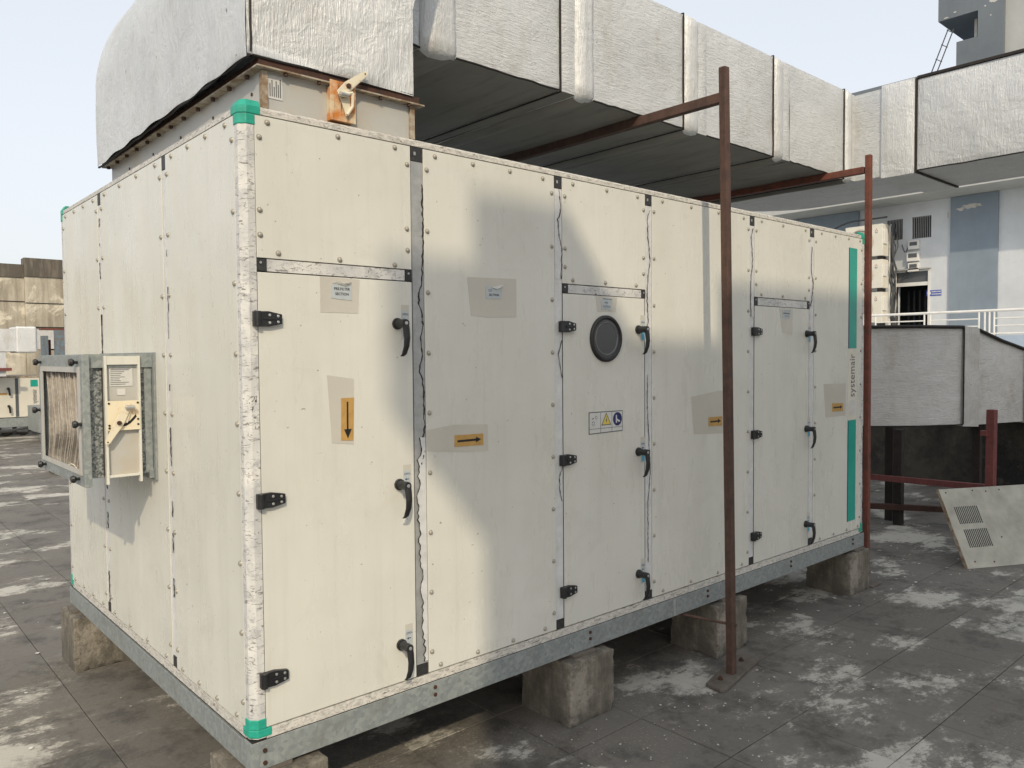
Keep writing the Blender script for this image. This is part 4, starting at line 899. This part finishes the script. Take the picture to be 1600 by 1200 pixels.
rp = root('short_red_post', (5.98, -.245, 0), 'short dull red steel post standing behind the leaning louvred panel', 'steel post')
mb = MB(); mb.bar((5.975, -.245, 0), (5.995, -.245, 1.135), .080, .06, (0, 1, 0)); make('post', mb, 'red_dull', rp, bevel=.004)
mb = MB(); mb.box(5.90, 5.96, -.235, -.19, .93, .97); make('bracket', mb, 'red_dull', rp)
mb = MB(); mb.bar((6.6, 1.65, .385), (6.04, -.2, .50), .045, .05); make('crossbar', mb, 'red_dull', rp)

# ------------------------------------------------------------------ fallen louvred panel
pn = root('louvred_panel', (5.6, -.5, 0), 'cream sheet metal access panel with two louvre grilles leaning on the red post', 'metal panel')
A = Vector((5.281, -.322, .004)); dd = Vector((.888, -.46, 0)); up = Vector((.46 * .29, .888 * .29, .54)); nb = dd.cross(up).normalized()
if nb.dot(CO - A) < 0: nb = -nb
ul = up.length; un = up / ul
def PQ(s, t, o=0): return A + dd * s + un * (t * ul) + nb * o
mb = MB(); mb.prism([PQ(0, 0), PQ(1.35, 0), PQ(1.35, 1), PQ(0, 1)], -nb * .028); sh = make('sheet', mb, 'sheet_dull', pn, bevel=.002)
mb = MB(); mb.prism([PQ(-.004, 0), PQ(0, 0, .001), PQ(0, 1, .001), PQ(-.004, 1)], -nb * .030); make('edge_fold', mb, 'flange', pn)
for (s0, s1, t0, t1) in ((.075, .285, .545, .765), (.085, .295, .25, .475)):
    for k in range(13):
        s = s0 + (s1 - s0) * k / 12.5; mb = MB()
        mb.prism([PQ(s, t0, .0008), PQ(s + .008, t0, .0008), PQ(s + .008, t1, .0008), PQ(s, t1, .0008)], -nb * .0006); mb.k = 1
        mb.prism([PQ(s + .008, t0, .0008), PQ(s + .0105, t0, .005), PQ(s + .0105, t1, .005), PQ(s + .008, t1, .0008)], -nb * .0005); make('louvre', mb, ['gap_black', 'cream'], pn)
for s, t in ((.05, .95), (.30, .96), (.42, .94), (.08, .08), (.25, .06), (.40, .35), (.55, .95)):
    mb = MB(); c0 = PQ(s, t, .001); mb.cyl(c0, c0 + nb * .002, .006, n=8); make('screw_hole', mb, 'rust_angle', pn)

# ------------------------------------------------------------------ dark damp wall and terrace beyond
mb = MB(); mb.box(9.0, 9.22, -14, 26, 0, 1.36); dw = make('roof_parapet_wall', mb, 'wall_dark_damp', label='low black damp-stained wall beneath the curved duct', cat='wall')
mb = MB(); mb.box(9.23, 20.0, -14, 26, 1.0, 1.36); make('terrace_floor', mb, 'wall_slab', kind='structure')
mb = MB(); mb.box(15.6, 15.8, -14, 26, 1.362, 1.895); make('terrace_parapet', mb, 'parapet_blue', label='low pale blue parapet that carries the white railing', cat='wall')
rl = root('terrace_railing', (15.7, 3, 1.896), 'thin white pipe railing on the pale blue parapet in front of the doorway', 'railing')
mb = MB(); mb.cyl((15.7, -14, 2.37), (15.7, 14, 2.37), .026, n=8); make('top_rail', mb, 'white_paint', rl)
mb = MB(); mb.cyl((15.7, -14, 1.93), (15.7, 14, 1.93), .018, n=8); make('bottom_rail', mb, 'white_paint', rl)
ys = []
for y in (5.15, 4.90, 3.93, 3.82, 2.94, 2.84, 2.76, 2.68, 1.95, 1.85, .95, .85, 0, 6.3, 7.3):
    mb = MB(); mb.cyl((15.7, y, 1.896), (15.7, y, 2.37), .017, n=8); make('baluster', mb, 'white_paint', rl)
for ya_, yb_ in ((4.90, 3.93), (3.82, 2.94), (2.68, 1.95), (1.85, .95)):
    for z in (2.22, 2.08): mb = MB(); mb.cyl((15.7, ya_, z), (15.7, yb_, z), .013, n=6); make('infill_rail', mb, 'white_paint', rl)

# ------------------------------------------------------------------ building on the right
XB = 20.0
bd = root('terrace_building', (20.2, 4, 1.36), 'pale grey-blue building with barred windows, a dark doorway and slate pilasters', 'building')
mb = MB()                       # front wall with openings: door y 5.47..6.24 ; windows
op = [(5.47, 6.24, 1.36, 3.64), (5.41, 5.87, 4.47, 5.02), (6.10, 6.50, 4.49, 5.02)]
ycuts = sorted(set([-14, 26] + [a for o in op for a in o[:2]])); zcuts = sorted(set([1.361, 8.10] + [a for o in op for a in o[2:] if a > 1.37]))
for ya_, yb_ in zip(ycuts, ycuts[1:]):
    for za_, zb_ in zip(zcuts, zcuts[1:]):
        cy, cz = (ya_ + yb_) / 2, (za_ + zb_) / 2
        if any(o[0] < cy < o[1] and o[2] < cz < o[3] for o in op): continue
        mb.box(XB, XB + .22, ya_, yb_, za_, zb_)
make('wall', mb, 'wall_pale', bd)
mb = MB(); mb.box(XB + .9, XB + 1.0, 3.5, 7.5, 1.361, 5.5); mb.box(XB + .23, XB + 6, -14, 26, 1.2, 1.36); make('dark_interior', mb, 'dark_void', bd)
mb = MB(); mb.box(XB - .06, XB - .001, 3.91, 4.95, 1.361, 5.37); make('pilaster', mb, 'wall_band_blue', bd)
mb = MB(); mb.box(XB - .06, XB - .001, 7.22, 9.6, 1.361, 5.37); make('pilaster', mb, 'wall_band_blue', bd)
mb = MB(); mb.box(XB - 1.15, XB - .001, -14, 26, 5.38, 5.60); make('canopy_slab', mb, 'wall_slab', bd)
mb = MB(); mb.box(XB - .12, XB + 8, -14, 26, 8.12, 8.50); make('roof_band', mb, 'wall_slate', bd)
rr = random.Random(4)
def patch(x, y, z, w_, h_, n=14, seed=0, mat='peeled_plaster', par=None):
    q = random.Random(seed); pts = []
    for k in range(n): a = 2 * math.pi * k / n; r = q.uniform(.45, 1.0); pts.append((y + math.cos(a) * w_ / 2 * r, z + math.sin(a) * h_ / 2 * r))
    mb = MB(); mb.side(pts, x, .004); make('peeled_patch', mb, mat, par or bd)
patch(XB - .063, 4.50, 5.10, .46, .16, 18, 1); patch(XB - .063, 4.72, 5.06, .2, .12, 12, 2); patch(XB - .063, 4.32, 5.10, .18, .10, 12, 3); patch(XB - .005, 5.03, 4.98, .06, .28, 12, 4)
# door
mb = MB()
for q in ((XB - .02, XB + .10, 5.42, 5.47, 1.361, 3.64), (XB - .02, XB + .10, 6.24, 6.29, 1.361, 3.64), (XB - .02, XB + .10, 5.42, 6.29, 3.641, 3.68), (XB - .01, XB + .08, 5.471, 6.239, 3.28, 3.37)): mb.box(*q)
dr = make('door_frame', mb, 'white_paint', bd)
mb = MB(); mb.box(XB + .04, XB + .05, 5.472, 6.238, 3.371, 3.64); make('transom_pane', mb, 'ink_grey', dr)
mb = MB(); mb.box(XB - .10, XB - .001, 5.40, 6.52, 3.685, 3.72); make('door_hood', mb, 'wall_slab', bd)
mb = MB()
for k in range(5): mb.box(XB + .5, XB + .53, 5.55 + k * .14, 5.60 + k * .14, 1.361, 3.2)
make('curtain', mb, 'curtain_dark', bd)
for (y0, y1, z0, z1) in op[1:]:
    mb = MB(); mb.box(XB + .03, XB + .07, y0 + .001, y0 + .03, z0, z1); mb.box(XB + .03, XB + .07, y1 - .03, y1 - .001, z0, z1); mb.box(XB + .03, XB + .07, y0 + .031, y1 - .031, z1 - .025, z1 - .001); mb.box(XB + .03, XB + .07, y0 + .031, y1 - .031, z0 + .001, z0 + .025); wf = make('window', mb, 'ink_grey', bd)
    for k in range(9):
        y = y0 + .05 + (y1 - y0 - .1) * k / 8; mb = MB(); mb.cyl((XB + .02, y, z0), (XB + .02, y, z1), .0045, n=6); make('grille_bar', mb, 'steel_bright', wf)
    mb = MB(); mb.box(XB + .10, XB + .11, y0, y1, z0, z1); make('pane', mb, 'curtain_dark', wf)
# roof-top room
tw = root('rooftop_room', (21.5, 4.8, 8.5), 'slate-grey rooftop room with an overhanging corner slab and open slot', 'building')
XT = 20.5
mb = MB(); mb.box(XT, XT + .2, 4.02, 4.58, 8.51, 12.5); make('wall', mb, 'wall_slate', tw)
mb = MB(); mb.box(XT, XT + .2, 4.581, 5.06, 8.51, 9.30); mb.box(XT + .2, XT + 2.2, 4.86, 5.06, 8.51, 9.30); make('parapet', mb, 'wall_slate', tw)
mb = MB(); mb.box(XT, XT + 2.4, 4.581, 5.49, 9.93, 12.5); make('overhang', mb, 'wall_slate', tw)
mb = MB(); mb.box(XT + .12, XT + .24, -6, 4.02, 8.51, 12.5); make('recessed_wall', mb, 'wall_recess', tw)
mb = MB(); mb.box(XT, XT + .119, -6, 4.02, 10.42, 10.75); make('beam', mb, 'wall_slate', tw)
for y, w_ in ((4.79, .06), (4.70, .10)):
    mb = MB(); mb.box(XT + .5, XT + .6, y - w_ / 2, y + w_ / 2, 9.301, 9.929); make('column', mb, 'cream_clean' if w_ < .08 else 'wall_recess', tw)
mb = MB(); mb.box(XT + .9, XT + 1.0, 4.58, 4.85, 9.0, 9.929); make('back_wall', mb, 'wall_slate', tw)
patch(XT - .005, 4.25, 10.05, .22, .12, 14, 5, par=tw); patch(XT - .005, 4.42, 9.98, .06, .05, 8, 6, par=tw); patch(XT - .005, 4.30, 9.72, .05, .06, 8, 7, par=tw); patch(XT - .005, 5.30, 9.97, .16, .04, 10, 8, par=tw); patch(XT - .005, 5.10, 10.05, .10, .05, 10, 9, par=tw)
ldr = root('roof_ladder', (20.45, 5.5, 8.5), 'thin steel ladder leaning up to the rooftop room\'s overhang', 'ladder')
def lp(t, s): return (20.40 + .05 * t, 5.64 + .02 - .42 * t - .09 * s + 0.0, 8.52 + 1.13 * t + .0 - .035 * s)
for s in (0, 1): mb = MB(); mb.bar(lp(-.05, s * 1.35), lp(1.02, s * 1.35), .022, .022); make('stile', mb, 'cable', ldr)
for k in range(4): mb = MB(); a = Vector(lp(.12 + k * .29, -.25)); c = Vector(lp(.12 + k * .29, 1.4)); mb.bar(a, c - Vector((0, 0, .05)), .018, .018); make('rung', mb, 'cable', ldr)

# air-conditioner outdoor units stacked beside the door
XA = 19.15
for k, (z0, z1, lab) in enumerate(((4.03, 4.83, 'topmost of the three stacked cream outdoor condensers left of the doorway'), (3.22, 3.94, 'middle one of the three stacked cream outdoor condensers left of the doorway'), (2.35, 3.12, 'lowest of the three stacked cream outdoor condensers, behind the white railing'))):
    r0 = root('outdoor_condenser', (XA + .2, 6.7, z0), lab, 'air conditioner', 'outdoor condensers stacked by the doorway')
    mb = MB(); mb.box(XA, XA + .36, 6.245, 7.20, z0, z1); make('casing', mb, 'cream_clean', r0, bevel=.01)
    mb = MB(); n = 20; zc_, yc_ = (z0 + z1) / 2 - .02, 6.80
    mb.cyl((XA + .001, yc_, zc_), (XA - .05, yc_, zc_), .34, .30, 24)
    fg = make('fan_grille', mb, 'filter_felt', r0)
    mb = MB()
    for rad in (.08, .15, .22, .29):
        mb = MB(); mb.tube([(XA - .055, yc_ + rad * math.cos(i * math.pi / 10), zc_ + rad * math.sin(i * math.pi / 10)) for i in range(21)], .006, 4); make('grille_ring', mb, 'ink_grey', fg)
    mb = MB(); y_, z_ = 6.40, z1 - .16
    for (dy, dz) in ((0, .035), (-.022, 0), (.022, 0)): mb.side([(y_ + dy, z_ + dz + .020), (y_ + dy + .011, z_ + dz), (y_ + dy, z_ + dz - .020), (y_ + dy - .011, z_ + dz)], XA - .002, .0015)
    mb.k = 1; mb.side([(y_ - .035, z_ - .045), (y_ + .035, z_ - .045), (y_ + .035, z_ - .032), (y_ - .035, z_ - .032)], XA - .002, .0015); mb.side([(y_ - .03, z_ - .065), (y_ + .03, z_ - .065), (y_ + .03, z_ - .056), (y_ - .03, z_ - .056)], XA - .002, .0015)
    make('emblem', mb, ['ink_red', 'ink_grey'], r0)
    mb = MB(); mb.box(XA + .04, XA + .22, 6.215, 6.244, z0 + .30, z1 - .12); make('service_cover', mb, 'white_paint', r0, bevel=.004)
    mb = MB()
    for dy in (6.3, 7.05): mb.box(XA + .02, XA + .34, dy, dy + .08, z0 - .085, z0 - .001)
    make('foot', mb, 'gap_black', r0)
rk = root('condenser_rack', (XA + .3, 6.7, 1.36), 'white angle-iron rack carrying the three stacked condensers', 'rack')
for y in (6.205, 7.24):
    for x in (XA + .365, XA + .42): mb = MB(); mb.box(x, x + .03, y, y + .03, 1.361, 4.85) if x > XA + .4 else mb.box(x, x + .03, y, y + .03, 1.361, 4.8); make('upright', mb, 'white_paint', rk)
mb = MB(); mb.box(XA, XA + .36, 6.25, 7.2, 1.9, 1.95); make('shelf', mb, 'white_paint', rk)
mb = MB(); mb.box(XA + .02, XA + .34, 6.3, 7.1, 1.362, 1.88); make('base', mb, 'dark_void', rk)
cb = root('pipe_bundle', (XA + .4, 6.1, 1.4), 'tangle of grey refrigerant pipes and cables hanging beside the condensers', 'pipes')
rr = random.Random(9)
for k in range(7):
    y = 6.17 - rr.uniform(0, .10); pts = []
    for i in range(12): z = 4.85 - i * .29; pts.append((XA + .30 + rr.uniform(0, .2), y + .045 * math.sin(i * 1.1 + k) + rr.uniform(-.02, .02), z))
    mb = MB(); mb.tube(pts, .014 if k < 4 else .022, 6); make('pipe', mb, 'cable', cb)
for y0, z0, y1, z1, sag in ((6.1, 4.35, 5.95, 4.28, .16), (6.05, 3.60, 5.93, 3.92, .10), (6.1, 3.45, 5.90, 3.76, .05)):
    mb = MB(); mb.tube([(XB - .03, y0 + (y1 - y0) * t, z0 + (z1 - z0) * t - sag * math.sin(math.pi * t)) for t in [i / 10 for i in range(11)]], .010, 6); make('cable', mb, 'cable', cb)
mb = MB(); mb.tube([(XA + .15, 7.9 - i * .17, 4.70 + .30 * math.sin(min(1, i / 5) * 1.5)) for i in range(11)] , .022, 6); make('pipe', mb, 'cable', cb)
for (z0, z1, lab, y0, y1) in ((4.20, 4.42, 'uppermost of the three small white switch boxes under the barred window', 5.67, 5.93), (3.90, 4.13, 'middle and brightest of the three small switch boxes, slightly proud', 5.67, 5.96), (3.64, 3.86, 'lowest of the three small white switch boxes above the doorway', 5.67, 5.93)):
    r0 = root('switch_box', (XB - .05, 5.8, z0), lab, 'switch box', 'switch boxes on the wall')
    mb = MB(); mb.box(XB - .10, XB - .001, y0, y1, z0, z1); make('casing', mb, 'white_paint', r0, bevel=.006)
    mb = MB(); mb.box(XB - .104, XB - .1005, y0 + .04, y1 - .04, z0 + .09, z1 - .035); make('window', mb, 'ink_grey', r0)
sg = root('door_sign', (XB - .01, 5.33, 3.0), 'small blue sign with white lettering on the wall right of the doorway', 'sign')
mb = MB(); mb.side([(5.155, 3.00), (5.50, 3.00), (5.50, 3.14), (5.155, 3.14)], XB - .012, .010); make('board', mb, 'sign_blue', sg)
mb = MB(); mb.side([(5.44 + .045 * math.cos(i * math.pi / 8), 3.07 + .05 * math.sin(i * math.pi / 8)) for i in range(16)], XB - .0135, .001); make('emblem', mb, 'cream_clean', sg)
mb = MB()
for zz in (3.085, 3.025):
    y = 5.38
    while y > 5.18: w_ = rr.uniform(.012, .03); mb.side([(y, zz), (y - w_, zz), (y - w_, zz + .032), (y, zz + .032)], XB - .0135, .001); y -= w_ + .007
make('lettering', mb, 'flake_white', sg)

# ------------------------------------------------------------------ left background
fw = root('old_boundary_wall', (4, 25.2, 0), 'tall old rendered wall, stained and sunlit, with a blackened coping behind the small unit', 'wall')
mb = MB(); mb.box(-14, 3.77, 25.0, 25.3, 0, 4.02); make('render', mb, 'old_wall', fw)
mb = MB(); mb.box(-14, 3.76, 24.97, 25.33, 4.025, 4.42); make('coping', mb, 'old_wall_cap', fw)
mb = MB(); mb.box(3.775, 16, 24.9, 25.3, 0, 4.06); make('render', mb, 'old_wall', fw)
mb = MB(); mb.box(3.765, 16, 24.86, 25.33, 4.065, 4.62); make('coping', mb, 'old_wall_cap', fw)
mb = MB(); mb.box(-14, 3.77, 24.985, 24.999, 3.30, 3.325); mb.box(3.775, 16, 24.885, 24.899, 3.26, 3.285); make('joint_line', mb, 'rust_dark', fw)

s2 = root('small_air_handling_unit', (0, 17, 0), 'small distant cream air handling unit with teal marks, left of the big one', 'air handling unit')
YF = 16.5
mb = MB(); mb.box(-3.2, 2.70, YF, YF + 1.4, .40, 1.21); make('casing', mb, 'cream_clean', s2)
mb = MB(); mb.box(-3.22, 2.72, YF - .01, YF + 1.42, 1.211, 1.25); make('top_cover', mb, 'flange', s2)
mb = MB(); mb.box(-3.22, 2.60, YF - .03, YF + 1.4, .20, .385); make('base_frame', mb, 'galv', s2)
for x in (.3, 2.075):
    mb = MB(); mb.box(x, x + .055, YF - .008, YF, .41, 1.20); make('mullion', mb, 'ink_grey', s2)
for z0, z1 in ((1.02, 1.16), (.47, .60)): mb = MB(); mb.box(2.35, 2.48, YF - .006, YF, z0, z1); make('teal_stripe', mb, 'teal', s2)
mb = MB(); mb.text('systemair', .13, T_front(2.455, YF - .006, .665, math.radians(90)), 'LEFT', .60); make('maker_lettering', mb, 'ink_grey', s2)
for z in (.99, .63):
    mb = MB(); mb.cyl((1.95, YF, z), (1.95, YF - .06, z), .025, n=10); mb.bar((1.955, YF - .06, z + .01), (1.97, YF - .06, z - .14), .035, .02); make('lever_handle', mb, 'black_plastic', s2)
mb = MB(); mb.box(1.76, 1.93, YF - .004, YF, .86, .90); make('arrow_label', mb, 'label_amber', s2)
for x in (1.75, 2.02, 2.3):
    mb = MB(); mb.box(x, x + .07, YF + .05, YF + .12, 0, .20); mb.box(x - .05, x + .12, YF + .02, YF + .15, 0, .03); make('foot', mb, 'cable', s2)
mb = MB(); mb.tube([(1.5, YF - .1, .16), (1.9, YF - .05, .12), (2.3, YF, .17), (2.5, YF, .12), (2.62, YF, .14)], .03, 6); make('drain_pipe', mb, 'cable', s2)
mb = MB(); mb.box(-3, 1.7, YF, YF + .4, 0, .2); make('plinth', mb, 'block', s2)
f2 = root('filter_box', (2.35, 15.0, .1), 'small galvanised box with a mesh filter at the end of the distant unit', 'filter box')
mb = MB(); mb.box(2.13, 2.50, 14.6, 15.6, .20, .68); make('casing', mb, 'galv', f2)
mb = MB(); mb.box(2.15, 2.30, 14.58, 14.599, .24, .64); make('filter', mb, 'filter_felt', f2)
mb = MB(); mb.box(2.2, 2.45, 14.65, 15.5, .161, .199); make('foot', mb, 'cable', f2)
d2 = root('small_roof_duct', (2.2, 16.3, 1.25), 'silver lagged duct above the small distant unit, with a drop at its left', 'air duct')
YD = 16.05
mb = MB(); mb.box(2.40, 3.4, YD, YD + .7, 1.80, 2.22); make('duct_section', mb, 'foil_grey', d2)
mb = MB(); mb.box(2.04, 2.399, YD - .04, YD + .74, 1.72, 2.25); make('flange_wrap', mb, 'foil_wrap', d2, bevel=.03)
mb = MB(); mb.box(-1.0, 2.039, YD, YD + .7, 1.75, 2.20); make('duct_section', mb, 'foil_v', d2)
mb = MB(); mb.box(.6, 1.86, YD + .02, YD + .7, 1.252, 1.749); make('drop', mb, 'foil_v', d2)
mb = MB(); mb.box(2.4, 3.4, YD - .02, YD + .72, 2.221, 2.25); mb.box(2.7, 3.4, YD - .01, YD + .7, 1.775, 1.799); make('edge_tape', mb, 'rust_dark', d2)
mb = MB(); mb.box(1.5, 1.95, YD - .04, YD - .001, 1.36, 1.42); make('red_clamp', mb, 'red_dull', d2)
cp = root('blue_column_frame', (2.8, 15.2, 0), 'frame of rusting pale blue steel columns beside the big unit\'s far corner', 'steel frame')
for x0, x1, y, z0, z1, mt in ((2.14, 2.25, 14.2, .95, 2.02, 'blue_paint'), (2.32, 2.50, 14.0, .75, 2.12, 'blue_paint'), (2.26, 2.31, 14.3, .55, 1.95, 'red_oxide'), (2.52, 2.58, 14.1, .7, 2.05, 'rust_angle'), (2.60, 2.80, 14.0, .0, 2.1, 'blue_paint'), (2.42, 2.48, 14.4, 0, 1.2, 'cable')):
    mb = MB(); mb.box(x0, x1, y, y + .1, z0, z1); make('column', mb, mt, cp)
mb = MB(); mb.box(2.12, 2.9, 14.25, 14.29, .88, .98); mb.box(2.12, 2.9, 14.15, 14.3, 2.125, 2.16); make('cross_beam', mb, 'red_oxide', cp)

# ------------------------------------------------------------------ behind the camera: unseen boxes on posts, added and shaped to shade the unit's long side
pr = root('shade_blocker', (2.0, -4.8, 0), 'unseen boxes on posts added behind the camera to shade the long side', 'shade blocker')
mb = MB(); mb.box(-2.264, -.661, -5.15, -4.5, 2.75, 5.655); make('blocker_box', mb, 'foil_h', pr)
mb = MB(); mb.box(-.66, 2.3, -5.15, -4.5, 2.75, 5.965); make('blocker_box', mb, 'foil_h', pr)
mb = MB(); mb.box(2.301, 5.3, -5.15, -4.5, 2.75, 6.95); make('blocker_box', mb, 'foil_h', pr)
for x in (-2.1, .2, 2.4, 4.6):
    mb = MB(); mb.box(x, x + .12, -4.9, -4.78, 0, 2.749); make('post', mb, 'galv', pr)
mb = MB(); mb.box(-2.310, -1.80, -5.14, -4.50, 5.656, 6.215); make('upper_box', mb, 'foil_h', pr)
mb = MB(); mb.box(-2.71, -2.311, -5.14, -4.51, 5.40, 5.955); make('side_box', mb, 'foil_h', pr)

# ------------------------------------------------------------------ litter: paint flakes and grit
mb = MB(); rr = random.Random(12)
def flake(x, y, s):
    n = rr.choice((3, 4, 5)); a0 = rr.uniform(0, 6.3); z = .003
    pts = [(x + s * rr.uniform(.5, 1) * math.cos(a0 + 2 * math.pi * k / n), y + s * rr.uniform(.5, 1) * math.sin(a0 + 2 * math.pi * k / n), z + rr.uniform(0, s * .35)) for k in range(n)]
    mb.prism(pts, (0, 0, .0012))
for _ in range(170): flake(rr.gauss(5.2, .9), rr.gauss(.45, .55), rr.uniform(.005, .02))
for _ in range(110): flake(rr.gauss(1.9, .5), rr.gauss(-.45, .22), rr.uniform(.0025, .008))
for _ in range(120): flake(rr.uniform(2, 8), rr.uniform(-2.0, .4), rr.uniform(.003, .013))
for _ in range(50): flake(rr.uniform(-.9, .4), rr.uniform(1.0, 7), rr.uniform(.004, .016))
for _ in range(14): flake(rr.gauss(5.9, .25), rr.gauss(-.75, .12), rr.uniform(.02, .04))
make('paint_flakes', mb, 'flake_white', kind='stuff')
